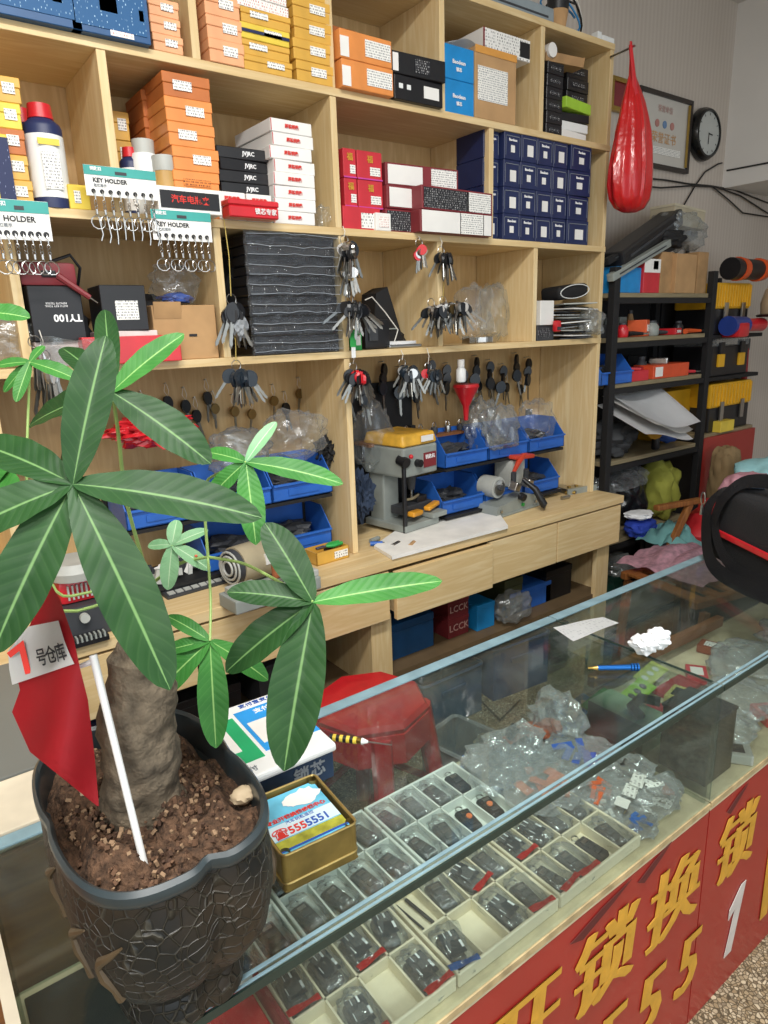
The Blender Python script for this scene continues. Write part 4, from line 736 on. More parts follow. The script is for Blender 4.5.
B().cyl((-.04,-.01,.046),(.07,-.01,.046),.006,seg=10).build('screw_rod',STEEL,r,True); cr=mm('copper_brown_knob','9c5a38',.45); B().cyl((.085,-.02,.054),(.085,-.02,.09),.01,.008,seg=12).build('knob',cr,r,True); B().cyl((.03,.02,.04),(.03,.02,.085),.012,seg=12).build('post_knob',cr,r,True); B().box((.05,-.035,.05),(.03,.02,.03)).build('block',cr,r)
pl=B().box((-.02,-.0462,.018),(.05,.001,.016)).build('plate',WHT,r); text('TM',.01,INKR,pl,(-.02,-.047,.018),bold=.0002)
p=P(333,562,Z=ZB); r=thing('yellow_tin','open mustard tin with green pliers on the bench','tin',(p.x,p.y+.035,ZB),R(3)); b=B().box((0,0,.002),(.12,.07,.003)); 
for sx,sy,dx,dy in ((1,0,.003,.07),(-1,0,.003,.07),(0,1,.12,.003),(0,-1,.12,.003)): b.box((sx*.0585,sy*.0335,.02),(dx,dy,.04))
b.build('body',YEL,r); B().box((.0,.055,.03),(.12,.003,.05),rot=(-.6,0,0)).build('open_lid',YEL,r); B().box((.03,-.0358,.02),(.05,.001,.022)).build('sticker',WHP,r)
q=thing('green_pliers','green handled pliers lying in the mustard tin','pliers',(p.x,p.y+.035,ZB+.042),R(5)); b=B(); 
for s in (-1,1): B().tube([V((0,0,0)),V((.02,s*.01,0)),V((.055,s*.008,0))],[.004,.007,.006],8).build('handle',GRNC,q,True)
B().box((-.02,0,0),(.035,.012,.007),bev=.002).build('jaw',STEEL,q)
# keypad-like number board
c=[P(x,y,Z=ZB+.015) for x,y in ((163,606),(230,583),(212,556),(150,575))]; cx=sum((v.x for v in c))/4; cy=sum((v.y for v in c))/4
r=thing('punch_board','tilted dark board of white lettered tiles at the left of the bench','board',(cx,cy,ZB+.012),R(0),rot=(R(8),0,R(4))); r.scale=(1.15,1.15,1)
B().box((0,0,0),(.17,.13,.012),bev=.002).build('tray',DGREY,r)
for i in range(8):
    for j in range(6): B().box((-.07+.02*i,-.05+.02*j,.0065),(.016,.015,.004)).build('tile',[GREYL,GREYM,DGREY][(i*3+j*5)%3],r)
for i,(q,s,l) in enumerate((((125,520),35,'white and brown parts pile on the bench behind the big leaf'),((180,560),36,'small tangle of parts by the number board'))):
    p=P(q[0],q[1],Y=(.1 if i==0 else .12)); b=B()
    for k in range(26): b.box((random.uniform(-.09,.09),random.uniform(-.05,.05),random.uniform(.0,.05)),(.04,.02,.012),rot=(random.random()*2,random.random()*2,random.random()*3)); b.mi=k%3
    o=tag(b.build('parts_pile',[GREYL,DGREY,WHT]),l,'parts',kind='stuff'); o.location=(p.x,p.y+.02,ZB+.012)
# red/black puncher seen between leaves
r=thing('punch_tool','red and dark grey bench machine half hidden by the leaves and the red flag','machine',(P(88,630,Y=-.06).x,-.03,ZB)); zt=P(88,555,Y=-.06).z-ZB
B().box((0,0,.04),(.13,.12,.08),bev=.006).build('base',DGREY,r); B().box((0,.01,.11),(.10,.08,.06),bev=.015).build('head',REDP,r,True); 
for k in range(7): B().box((-.03+.01*k,-.033,.11),(.004,.006,.035)).build('fin',GREYL,r)
B().cyl((-.01,-.062,.055),(-.01,-.075,.055),.011,seg=14).build('dial',GREYL,r,True); B().lathe([(.06,.14),(.065,.16),(.055,.18)],seg=24).build('bowl',GREYL,r,True)
r=thing('machine_tray','black comb-like tray with red parts, beneath the red bench machine','tray',(P(95,700,Y=-.12).x,-.11,ZB)); B().box((0,0,.008),(.1,.05,.014),bev=.002).build('tray',BLACK,r)
for k in range(9): B().box((-.04+.01*k,-.02,.02),(.004,.02,.012)).build('tooth',GREYM,r)
# ================================================================== TRAYS IN THE COUNTER
FWRAP=clear('glossy_zip_bag','f6f8f8',.16,rough=.1,gloss='f0f4f6',bump=1.0)
def fobmesh(mat,seed):
    b=B(); random.seed(seed); b.box((0,0,.006),(.032,.058,.011),bev=.0055,seg=3,top=.86); b.mi=1
    for j in range(3): b.box((0,-.014+.014*j,.0125),(.016,.009,.0022),bev=.0008,seg=1)
    b.mi=2; b.tube([V((.007*math.cos(t*PI/4),.033+.006*math.sin(t*PI/4),.006)) for t in range(8)],.0012,4,True)
    return b.mesh('key_fob_body',[mat,DGREY,STEEL],'s')
FM=[fobmesh(BLACK,1),fobmesh(mm('charcoal_fob','2c3036',.35),2),fobmesh(DGREY,3)]
def wrapmesh(s):
    b=B().blob((0,0,.012),(.05,.082,.022),s,.3,3.2,3,.55); return b.mesh('plastic_wrap',FWRAP,'all')
WM=[wrapmesh(s) for s in (1,2,3,4)]
BARC=printed('bag_white_marks','3a3f44','e8ecee',sx=30,sz=45,thr=.55)
def fob(x,y,z,rz,lab,grp,k=0,wrap=True,seal=None,mark=False):
    r=thing('key_fob',lab,'key fob',(x,y,z),rz,grp); o=bpy.data.objects.new('fob_body',FM[k%3]); C.objects.link(o); o.parent=r
    w=r
    if wrap: w=bpy.data.objects.new('plastic_wrap',WM[k%4]); C.objects.link(w); w.parent=r
    if mark: B().box((0,.0,.0215),(.028,.04,.0008)).build('printed_label',BARC,w)
    if seal: 
        b=B(); b.grid(lambda u,v:V((-.024+.048*u,-.030-.011*v,.022+.0015*math.sin(u*7+v*3)+.002*v)),10,3,.0008); b.build('zip_seal',seal,w)
    return r
def tray(x0,x1,y0,y1,nx,ny,mat,lab,rz=0,h=.024,z=ZP+.001,span=None):
    cx,cy=(x0+x1)/2,(y0+y1)/2; r=thing('parts_tray',lab,'tray',(cx,cy,z),rz); W,D=x1-x0,y1-y0
    b=B().box((0,0,.001),(W-.004,D-.004,.002)); 
    for s in (-1,1): b.box((s*(W/2-.003),0,h/2),(.005,D,h),bev=.0015,seg=1); b.box((0,s*(D/2-.003),h/2),(W,.005,h),bev=.0015,seg=1)
    b.build('shell',mat,r)
    for i in range(1,nx): B().box((-W/2+W*i/nx,0,h/2),(.003,D-.01,h-.003)).build('divider',mat,r)
    for j in range(1,ny): B().box((0,-D/2+D*j/ny,h/2),(W-.01,.003,h-.003)).build('cross_divider',mat,r)
    return [[(cx-W/2+W*(i+.5)/nx,cy-D/2+D*(j+.5)/ny) for i in range(nx)] for j in range(ny)]
rowi=['front','second','third','back']; co=['first','second','third','fourth','fifth']
def fill(cells,tname,spec,z=ZP+.0045):
    for j,rw in enumerate(cells):
        for i,(x,y) in enumerate(rw):
            s=spec(i,j)
            if s is None: continue
            fob(x,y,z,random.uniform(-.25,.25),'key fob in the %s, %s cell from the left in the %s row'%(tname,co[i],'front' if j==0 else 'back'),'key fobs in the '+tname,**s)
WS=mm('blue_bag_seal','2468b8',.4)
c=tray(.285,.497,-1.148,-.975,4,2,CREAM,'cream tray at the front of the counter, left of the three front trays')
fill(c,'left front tray',lambda i,j:None if (i,j) in ((0,0),(2,0)) else dict(k=i+j,seal=SEAL if (i+j)%2 else None,mark=True))
c=tray(.501,.712,-1.148,-.975,4,2,CREAM,'cream tray with one empty white cell, middle of the three front trays')
fill(c,'middle front tray',lambda i,j:None if (i,j) in ((1,0),(0,1)) else dict(k=i*2+j,seal=WS if (i,j)==(0,0) else SEAL if (i,j) in ((2,1),(3,0)) else None,mark=i%2==0))
for i,x in enumerate((.518,.537)): 
    r=thing('scriber','thin metal scriber lying in the middle front tray, %s one'%('left' if i==0 else 'right'),'scriber',(x,-1.018,ZP+.008),.1); B().cyl((0,-.03,0),(0,.03,0),.003 if i else .0018,seg=8).build('rod',DGREY,r)
    B().cyl((0,.03,0),(0,.038,0),.003 if i else .0018,.0003,seg=8).build('tip',STEEL,r)
c=tray(.716,.93,-1.148,-.975,4,2,CREAM,'cream tray at the right end of the three front trays')
fill(c,'right front tray',lambda i,j:dict(k=i+j*2,wrap=(i,j)!=(2,0),seal=SEAL if (i,j) in ((0,0),(1,0),(0,1)) else None,mark=(i,j) in ((0,1),(1,1))))
c=tray(.13,.36,-.965,-.785,4,2,WTRAY,'milky white tray at the back left of the counter, under the mustard tin')
fill(c,'back left tray',lambda i,j:dict(k=i+j))
c=tray(.364,.59,-.965,-.785,4,2,WTRAY,'milky white tray, middle of the back row of trays')
fill(c,'middle back tray',lambda i,j:dict(k=i*2+j+1))
c=tray(.594,.82,-.965,-.785,4,2,WTRAY,'milky white tray, right end of the back row, beside the heaped bags')
fill(c,'right back tray',lambda i,j:dict(k=i+j,wrap=not((i,j) in ((3,1),(2,0),(3,0)))))
for i,x in enumerate((.737,.79)):
    r=thing('orange_dot','small orange button on a black fob in the right back tray, %s one'%('left' if i==0 else 'right'),'button',(x,-.92,ZP+.0175)); B().lathe([(.006,0),(.0055,.003)],seg=14).build('disc',mm('orange_button','e07a4a',.4),r,True)
r=thing('red_card','red plastic sheet inside the left end of the counter','sheet',(.16,-1.04,ZP)); B().box((0,0,.004),(.22,.18,.006),bev=.002).build('sheet',REDP,r); 
r=thing('red_card','dark red cardboard strip beside the left front tray','strip',(.277,-1.06,ZP)); B().box((0,0,.02),(.006,.17,.036)).build('strip',DRED,r)
HEAP=clear('milky_zip_bag','f4f6f6',.34,rough=.12,gloss='e8ecee',bump=1.0)
r=thing('reflection_sheet','dark sheet in place of the glass reflection at the counter left end','mat',(.07,-.93,ZP+.0005)); B().box((0,0,.004),(.11,.28,.007),bev=.002).build('mat',mm('dark_reflection_grey','2c3130',.5),r)  # dark reflection in the counter glass, laid in as a grey sheet
r=thing('wooden_block','pale wooden block in the front left corner of the counter','block',(.06,-1.115,ZP+.0005)); B().box((0,0,.015),(.09,.06,.03),bev=.002).build('block',CREAMW,r); B().box((0,.0,.032),(.07,.015,.004)).build('strip',WHT,r)
# loose heaps
heap=[('clear bag heaped at the back, right of the white trays',(.88,-.86),(.13,.13,.07),HEAP,None),('clear bag with black pieces heaped behind the first',(.95,-.83),(.14,.1,.08),HEAP,BLACK),('large clear bag with orange strips beside the orange key covers',(.90,-.95),(.14,.14,.06),HEAP,mm('orange_strips','d8744a',.5)),
('brick orange soft pouches at the back glass',(1.03,-.80),(.14,.05,.035),mm('brick_leather','a8552f',.6),None),('brick orange pouch lying on the other',(1.06,-.83),(.07,.05,.05),mm('brick_leather','a8552f',.6),None),
('clear bag with blue stripes right of the orange strips',(1.02,-.94),(.14,.12,.06),HEAP,INKB),('big cloudy empty bag standing in the counter by the partition',(1.07,-.85),(.07,.12,.11),HEAP,None),
('clear bag with a white printed card at the front right',(1.04,-1.10),(.12,.08,.03),HEAP,WHP),('white bag with an orange edge near the front glass',(.98,-1.03),(.1,.07,.035),HEAP,mm('orange_edge','e0622e',.5)),
('clear bag with a blue seal at the front glass, right of the trays',(.965,-1.12),(.06,.06,.03),HEAP,WS),('small clear bag with a white card by the cream tray',(.955,-1.06),(.06,.06,.03),HEAP,WHT),('clear bag of black cable near the partition',(1.08,-1.03),(.08,.07,.05),HEAP,BLACK)]
for i,(l,(x,y),d,m_,inn) in enumerate(heap):
    r=bag('clear_bag' if m_ is HEAP else 'leather_pouch',l,(x,y,ZP+.001+.004*(i%3)),(d[0]*1.1,d[1]*1.1,d[2]*.6 if i!=6 else d[2]),40+i,m_,amp=.45,sub=3,cat='bag' if m_ is HEAP else 'pouch')
    if inn is not None:
        b=B()
        for k in range(9): b.box((random.uniform(-.3,.3)*d[0],random.uniform(-.3,.3)*d[1],.006+random.random()*d[2]*.45),(d[0]*.3,d[1]*.12,.003),rot=(random.uniform(-.3,.3),random.uniform(-.3,.3),random.random()*3))
        b.build('contents',inn,r)
for i in range(3):
    r=thing('label_card','white label card on the bags at the front right, %s'%['nearest the trays','middle one','largest, nearest the partition'][i],'card',(.965+.04*i,-1.085+.01*i,ZP+.034),.4); B().box((0,0,.001),(.03+.012*i,.024,.001),rot=(.1,.1,0)).build('card',WHP if i else WHT,r)
cols_=[None,INKB,mm('orange_edge','e0622e',.5),WHP,BLACK,None,WHT,STEEL]
spots=[(.86,-.82),(.85,-.90),(.93,-.79),(.97,-.88),(.93,-1.00),(.985,-.98),(1.05,-.99),(1.09,-.95),(.99,-.83),(1.04,-.88),(1.09,-1.10),(1.01,-1.06),(.86,-.955),(1.09,-.80)]
desc=['by the back glass, nearest the trays','right of the back trays','by the back glass behind the milky heap','in the middle of the heap','behind the right front tray','left of the blue striped bag','right of the blue striped bag','against the partition','under the orange pouches','in front of the brick pouches','in the front corner by the partition','between the cards and the heap','beside the last back tray','in the back corner by the partition']
for i,(x,y) in enumerate(spots):
    r=thing('zip_bag','flat clear zip bag '+desc[i],'bag',(x,y,ZP+.001+.006*(i%2)),random.uniform(0,3),'flat zip bags in the counter'); w_=random.uniform(.07,.1)
    b=B().blob((0,0,.012),(w_,w_*.75,.024),200+i,.55,1.4,3,.5)
    for v in b.bm.verts: v.co.z=max(v.co.z,0)
    b.build('film',HEAP,r)
    if cols_[i%8]: B().box((0,0,.012),(w_*.5,w_*.3,.006),rot=(.1,.1,.4),bev=.001).build('contents',cols_[i%8],r)
    if i%3==0: B().box((w_*.38,0,.014),(.008,w_*.6,.004),bev=.001).build('zip_seal',[WS,SEAL,mm('orange_edge','e0622e',.5)][(i//3)%3],r)
# right unit contents
r=thing('reflection_block','dark speckled block in place of the floor reflection in the end glass','box',(1.215,-1.085,ZP)); B().box((0,0,.068),(.1,.1,.135),bev=.002).build('body',M('dark_speckle','2e2c26',.35,noise_amt=.7,nscale=160),r); B().box((0,0,.138),(.104,.104,.006),bev=.001).build('lid',DGREY,r)  # added block, dark and speckled like the floor reflected in the end pane
r=thing('green_card_tray','pale green card box with printed face beside the partition','box',(1.20,-.93,ZP)); B().box((0,0,.035),(.08,.14,.07),bev=.001).build('body',M('pale_green_card','a9c4a4',.6),r)
for i,(l,(x,y),d,m_) in enumerate((('clear bag pile in the far counter, in front',(1.48,-1.04),(.17,.16,.06),HEAP),('clear bag behind, in the far counter',(1.66,-.98),(.2,.18,.07),HEAP),('clear bag at the far end under the duffel bag',(1.92,-1.0),(.2,.2,.07),HEAP),('clear bag with red pieces in the far counter',(1.36,-1.09),(.1,.08,.04),HEAP))):
    r=bag('clear_bag',l,(x,y,ZP+.001),d,60+i,m_)
for i,(x,y,m_,l) in enumerate(((1.34,-.87,LGREEN,'lime green card with black dots'),(1.44,-.84,mm('yellow_green_card','c8cc6a',.5),'yellow green picture card behind the other'),(1.25,-.83,GRNC,'green card near the partition'),(1.19,-.815,BLU,'blue card near the partition'))):
    r=thing('sticker_card',l+' in the far counter','card',(x,y,ZP+.03*(1 if i<2 else .6)),.2,rot=(.25,0,.15)); B().box((0,0,0),(.11,.045,.004)).build('card',m_,r)
    for k in range(3): B().cyl((-.035+.03*k,0,.002),(-.035+.03*k,0,.0035),.009,seg=14).build('dot',DGREY if i==0 else WHT,r)
for i,(x,y,m_,l) in enumerate(((1.42,-.93,mm('pale_yellow_card','d8c878',.5),'pale yellow card in the middle of the far counter'),(1.55,-.90,REDC,'red card leaning in the far counter behind the clear bags'),(1.50,-1.10,REDP,'small red plastic piece at the front glass of the far counter'),(1.60,-1.11,mm('brass_yellow_piece','c8a040',.4),'small brassy yellow piece at the front glass of the far counter'),(1.72,-.85,mm('brick_brown_card','8c4a30',.6),'brick brown card box further along the far counter'),(1.30,-1.12,GREYL,'light grey plastic case by the front glass, right of the dark block'))):
    r=thing('counter_item',l,'card',(x,y,ZP+.0005),.2+.4*i); B().box((0,0,.012),(.07,.05,.022),bev=.003).build('body',m_,r); B().box((0,0,.0235),(.04,.03,.001)).build('sticker',[INK,WHT,DRED,WHT,WHP,DGREY][i],r)
for i,(x,y,l) in enumerate(((1.30,-.93,'red card under the lime green card'),(1.36,-1.0,'red plastic piece at the front of the far counter'),(1.46,-.9,'long red strip in the far counter'))):
    r=thing('red_piece',l,'card',(x,y,ZP)); B().box((0,0,.008),(.12 if i!=1 else .05,.06,.012),bev=.003).build('body',REDC,r)
r=thing('wood_strip','pale wooden strip lying along the back of the far counter','strip',(1.55,-.80,ZP)); B().box((0,0,.05),(.6,.02,.03),rot=(0,.03,0),bev=.002).build('strip',WOODD,r)
r=thing('key_cover','black rounded key cover lying beside the partition','key cover',(1.21,-.98,ZP+.075)); B().tube([V((-.03,0,0)),V((-.02,.03,.01)),V((.02,.035,.012)),V((.04,0,.01))],.011,8).build('grip',BLACK,r,True)
# ================================================================== ON THE COUNTER
# payment sign lying on a blue box
r=thing('lock_carton','navy blue lock core carton under the payment sign','box',(.362,-.853,ZG+.0035),R(-2)); B().box((0,0,.024),(.17,.17,.048),bev=.002).build('body',mm('navy_blue_carton','1c3350',.5),r); text('锁芯',.026,INKG,r,(.045,-.0858,.024),bold=.0006)
r=thing('payment_sign','white payment sign with green and blue squares, lying on the navy carton','sign',(.352,-.853,ZG+.0525),R(-2)); B().box((-.0,0,.006),(.192,.19,.012),bev=.004).build('plate',WHTP,r)
B().box((-.045,.0,.0123),(.09,.12,.0012)).build('green_square',mm('payment_green','22a66a',.4),r); B().box((.05,.01,.0123),(.088,.12,.0012)).build('blue_square',mm('payment_blue','2a94dc',.4),r)
for x in (-.05,.04): B().box((x,.0,.0131),(.056,.062,.0008)).build('white_window',WHT,r)
text('推荐使用',.014,INKW,r,(-.045,.046,.0131),rot=(0,0,0),bold=.0003); text('支付宝',.014,INKW,r,(.055,.056,.0131),rot=(0,0,0),bold=.0003); text('信任支付',.013,INKG,r,(-.045,-.078,.0128),rot=(0,0,0)); text('支付宝支付',.012,INKB,r,(.05,.083,.0128),rot=(0,0,0))
text('收款',.014,INKW,r,(.075,-.03,.0131),rot=(0,0,0),bold=.0003)
# mustard card tin with leaflets
r=thing('card_tin','old gold card tin holding a pile of leaflets, beside the pot','tin',(.335,-1.035,ZG+.0035),R(-4))
w,d,h=.10,.115,.052; TG=mm('old_gold_tin','86703a',.4,.4,noise_amt=.25,nscale=30)
b=B().box((0,0,.0015),(w,d,.003),bev=.001,seg=1)
for s in (-1,1): b.box((s*(w/2-.001),0,h/2),(.002,d-.01,h)); b.box((0,s*(d/2-.001),h/2),(w-.01,.002,h))
for sx in (-1,1):
    for sy in (-1,1): b.cyl((sx*(w/2-.006),sy*(d/2-.006),0),(sx*(w/2-.006),sy*(d/2-.006),h),.0065,seg=12,cap=False)
b.build('body',TG,r,True)
def rr(w,d,z,rad=.008): 
    o=[]
    for cx,cy,a0 in ((w/2-rad,d/2-rad,0),(-w/2+rad,d/2-rad,PI/2),(-w/2+rad,-d/2+rad,PI),(w/2-rad,-d/2+rad,3*PI/2)):
        for k in range(5): o.append(V((cx+rad*math.cos(a0+k*PI/8),cy+rad*math.sin(a0+k*PI/8),z)))
    return o
B().tube(rr(w+.001,d+.001,h),.0014,6,True).build('rolled_rim',mm('pale_gold_rim','c8b070',.3,.8),r,True); B().tube(rr(w+.001,d+.001,.012),.0014,6,True).build('lower_bead',mm('pale_gold_rim','c8b070',.3,.8),r,True)
q=thing('leaflet_pile','pile of sky blue lock shop leaflets with a phone number, in the gold tin','leaflets',(.333,-1.034,ZG+.0072),R(-4),rot=(0,0,R(-4)))
B().box((0,0,.020),(.088,.098,.040)).build('stack',PAPER,q); tm=thing; B().box((0,.0,.0415),(.092,.102,.003)).build('top_leaflet',mm('sky_blue_print','6ac0de',.4,noise_amt=.25,nscale=25),q)
B().box((0,-.037,.0432),(.092,.016,.0005)).build('grass_print',mm('grass_print','a8a83c',.4,noise_amt=.35,nscale=70),q); B().box((0,-.0465,.0433),(.092,.003,.0005)).build('blue_line',INKB,q); B().box((0,-.014,.0431),(.092,.026,.0004)).build('white_band',mm('pale_blue_print','cfe4ec',.4),q)
text('专业开锁换锁修锁中心',.0082,INKR,q,(0,.006,.0434),rot=(0,0,0),bold=.0003,ext=.0002); text('汽车钥匙遥控',.0065,INKB,q,(0,-.004,.0434),rot=(0,0,0),ext=.0002)
text('☎555',.018,INKR,q,(-.020,-.019,.0436),rot=(0,0,0),bold=.0004,ext=.0002,sx=.9); text('5551',.018,INKB,q,(.018,-.019,.0436),rot=(0,0,0),bold=.0004,ext=.0002,sx=.9)
b=B(); b.blob((.02,.03,.0436),(.05,.03,.001),3,.3,3,3); b.build('cloud_print',WHT,q)
# screwdriver
zt=ZG+.0105
r=thing('precision_screwdriver','yellow and black precision screwdriver lying beside the payment sign','screwdriver',P(340,736,Z=zt)); a=P(330,737,Z=zt)-r.location; e=P(392,745,Z=zt)-r.location; dv=(e-a)
for k in range(8): B().cyl(a+dv*(.04+.055*k-.04),a+dv*(.04+.055*(k+1)-.042),.0058,.0058,seg=10).build('grip_band',YEL2 if k%2 else BLACK,r)
B().cyl(a+dv*.44,a+dv*.52,.0045,.005,seg=12).build('collar',BRASS,r,True); B().cyl(a+dv*.52,a+dv*.62,.0055,.002,seg=12).build('ferrule',WHTP,r,True); B().cyl(a+dv*.62,e,.0014,.001,seg=8).build('shaft',STEEL,r)
r=thing('blue_pen','metallic blue pen shaped tool on the far part of the glass','tool',P(613,667,Z=zt-.002)); a=P(588,668,Z=zt-.002)-r.location; e=P(641,667,Z=zt-.002)-r.location; dv=e-a; bm_=mm('metallic_blue','2468b4',.25,.7)
B().cyl(a+dv*.18,a+dv*.8,.0048,.0055,seg=14).build('barrel',bm_,r,True); B().cyl(a,a+dv*.1,.0022,.003,seg=8).build('tip',BRASS,r,True); B().cyl(a+dv*.1,a+dv*.18,.003,.0048,seg=10).build('nose',BRASS,r,True)
for k in range(3): B().cyl(a+dv*(.81+.055*k),a+dv*(.845+.055*k),.0075,.0075,seg=14).build('knurled_ring',bm_,r,True)
A=[P(x,y,Z=ZG+.006) for x,y in ((553,630),(603,617),(619,623),(573,644))]
b=B(); b.grid(lambda u,v:(A[0].lerp(A[1],u)).lerp(A[3].lerp(A[2],u),v)+V((0,0,.004*math.sin(PI*u)+.006*(1-u)**4)),10,4,.0004); o=b.build('receipt',printed('receipt_print','f2f3f4','b0b2b8',sx=90,sz=110,thr=.6)); tag(o,'printed white receipt slip lying on the glass counter','paper')
p=P(648,654,Z=ZG+.004); r=thing('crumpled_tissue','crumpled white tissue on the glass beside the blue pen tool','tissue',(p.x,p.y,ZG+.004))
b=B(); b.blob((-.018,.0,.018),(.06,.05,.04),71,.3,1.5,4,rot=(0,.4,0)); b.blob((.022,-.005,.02),(.04,.05,.052),72,.3,1.5,4,rot=(0,-.5,.3))
z0=min(v.co.z for v in b.bm.verts)
for v in b.bm.verts: v.co.z-=z0
b.build('tissue',PAPER,r,True)
# ================================================================== POT AND PLANT
PX,PY=.146,-1.078; PZ=ZG+.0035; HX,HY=.094,.146
def rrect(t,hx,hy,p=3.2):
    c,s=math.cos(t),math.sin(t); k=(abs(c)**p+abs(s)**p)**(-1/p); x,y=k*c*hx,k*s*hy
    pin=math.exp(-((t-3*PI/2-.12)/.11)**2)+math.exp(-((t-PI/2)/.13)**2)+.6*math.exp(-((t-PI)/.10)**2)+.6*math.exp(-(min(t,2*PI-t)/.10)**2)
    return V((x*(1-.05*pin),y*(1-.06*pin),0))
pot=thing('plant_pot','rectangular lobed dark glazed pot with crackled relief and smooth rim','pot',(PX,PY,PZ))
def ringz(b,prof,seg=96,mat=0):
    n0=len(b.bm.faces); rs=[]
    for (sx,z,w) in prof: 
        ring=[]
        for k in range(seg):
            t=2*PI*k/seg; q=rrect(t,HX,HY); n=q.normalized(); q=q*sx; q.z=z+w*math.cos(4*t)*0; ring.append(b.bm.verts.new(q))
        rs.append(ring)
    for i in range(len(rs)-1):
        for k in range(seg): b.bm.faces.new((rs[i][k],rs[i][(k+1)%seg],rs[i+1][(k+1)%seg],rs[i+1][k]))
    return rs
b=B(); rs=ringz(b,[(.0,.0,0),(.60,.0,0),(.66,.004,0),(.67,.02,0),(.63,.034,0),(.66,.046,0),(.82,.07,0),(.93,.095,0),(.985,.13,0),(.985,.165,0),(.955,.193,0)])
for ring in rs[5:10]:
    for v in ring: v.co+=v.co.normalized()*.0035*noise.noise(v.co*38)
b.build('body',POTB,pot,True)
b=B(); ringz(b,[(.955,.192,0),(.99,.196,0),(1.0,.202,0),(.995,.207,0),(.965,.210,0),(.935,.207,0),(.925,.198,0),(.92,.17,0),(.8,.16,0)]); b.build('rim',mm('dark_blue_grey_glaze','2a3438',.35,noise_amt=.25,nscale=20,coat=.2),pot,True)
# relief scroll on the body
b=B()
for t0 in (3.5,3.8,2.9,5.6):
    pts=[]
    for k in range(9):
        t=t0+.09*math.sin(k*.9)+.02*k; z=.07+.011*k; zz=[.034,.046,.07,.095,.13,.165,.193]; ss=[.63,.66,.82,.93,.985,.985,.955]; j=max(i for i in range(6) if zz[i]<=z); sc_=ss[j]+(ss[j+1]-ss[j])*(z-zz[j])/(zz[j+1]-zz[j]); q=rrect(t,HX,HY)*(sc_+.006); q.z=z; pts.append(q)
    b.tube(pts,[.001,.003,.0045,.003,.005,.003,.0045,.003,.001],8)
b.build('relief_vine',mm('bronze_relief','574833',.5,.2),pot,True)
b=B(); b.grid(lambda u,v:(lambda t,k:V((rrect(t,HX,HY).x*.925*k,rrect(t,HX,HY).y*.925*k,.178+.02*noise.noise(V((math.cos(t)*k*4,math.sin(t)*k*4,5)))+.006*noise.noise(V((math.cos(t)*k*25,math.sin(t)*k*30,2)))+.016*(1-k))))(2*PI*u,v),72,26)
soil=tag(b.build('potting_soil',SOIL,smooth=True),'lumpy brown peaty soil filling the glazed pot','soil',kind='stuff'); soil.location=(PX,PY,PZ)
for i in range(100):
    pass
b=B(); rnd=random.Random(5)
for i in range(700):
    t=rnd.random()*2*PI; k=math.sqrt(rnd.random())*.95; q=rrect(t,HX,HY)*.84*k; z=.182+.016*(1-k)+.02*noise.noise(V((math.cos(t)*k*4,math.sin(t)*k*4,5)))
    b.mi=i%3; s=rnd.uniform(.002,.0055); b.box((q.x,q.y,z+.001),(s,s*.7,s*.6),rot=(rnd.random()*3,rnd.random()*3,rnd.random()*3))
o=tag(b.build('bark_chips',[mm('bark_chip_brown','6a4e3a',.9),mm('bark_chip_dark','4a3426',.9),mm('bark_chip_pale','94795e',.9)]),'loose bark chips and peat crumbs on the soil','bark chips',kind='stuff'); o.location=(PX,PY,PZ)
for i,(q,s) in enumerate((((243,795),.013),((75,735),.01),((88,790),.008))):
    p=P(q[0],q[1],Z=PZ+.19); r=tag(B().blob((0,0,0),(s*2,s*1.6,s*1.3),i,.15,2,3).build('pebble',mm('pale_pebble','b9a688',.7),smooth=True),['pale pebble at the right rim of the pot','small pale pebble near the flag','small pebble on the soil at the left'][i],'pebble'); r.location=p
# plant
plant=thing('money_tree','money tree with a thick bark trunk and large palmate green leaves','potted plant',P(146,812,Z=PZ+.175)); O=plant.location.copy()
base=V(O); D0=.93
tr=[O+V((0,0,-.01)),O+V((0,0,.03)),O+V((.002,-.002,.075)),O+V((.008,-.002,.12)),O+V((.016,0,.165)),O+V((.022,0,.20))]
b=B(); prof=[.045,.038,.036,.034,.028,.010]; n0=0
pts=[];rad=[]
for i in range(len(tr)-1):
    for k in range(5): pts.append(tr[i].lerp(tr[i+1],k/5)-O); rad.append(prof[i]+(prof[i+1]-prof[i])*k/5)
pts.append(tr[-1]-O); rad.append(prof[-1])
b.tube(pts,rad,24)
for v in b.bm.verts: 
    c_=V((0,0,v.co.z)); n=V((v.co.x,v.co.y,0)); v.co+=V((v.co.x,v.co.y,0)).normalized()*(.004*noise.noise(v.co*60)+.007*noise.noise(v.co*22)+.0015*math.sin(v.co.z*420+v.co.x*60))
b.build('trunk',BARK,plant,True)
top=tr[-1]; 
def stem(pts,r0,r1,mat=STEM,name='stem'):
    P2=[]
    for i in range(len(pts)-1):
        for k in range(6): P2.append(pts[i].lerp(pts[i+1],k/6))
    P2.append(pts[-1])
    for _ in range(3): P2=[P2[0]]+[(P2[i-1]+P2[i]*2+P2[i+1])/4 for i in range(1,len(P2)-1)]+[P2[-1]]
    n=len(P2); B().tube([p-O for p in P2],[r0+(r1-r0)*i/(n-1) for i in range(n)],7).build(name,mat,plant,True)
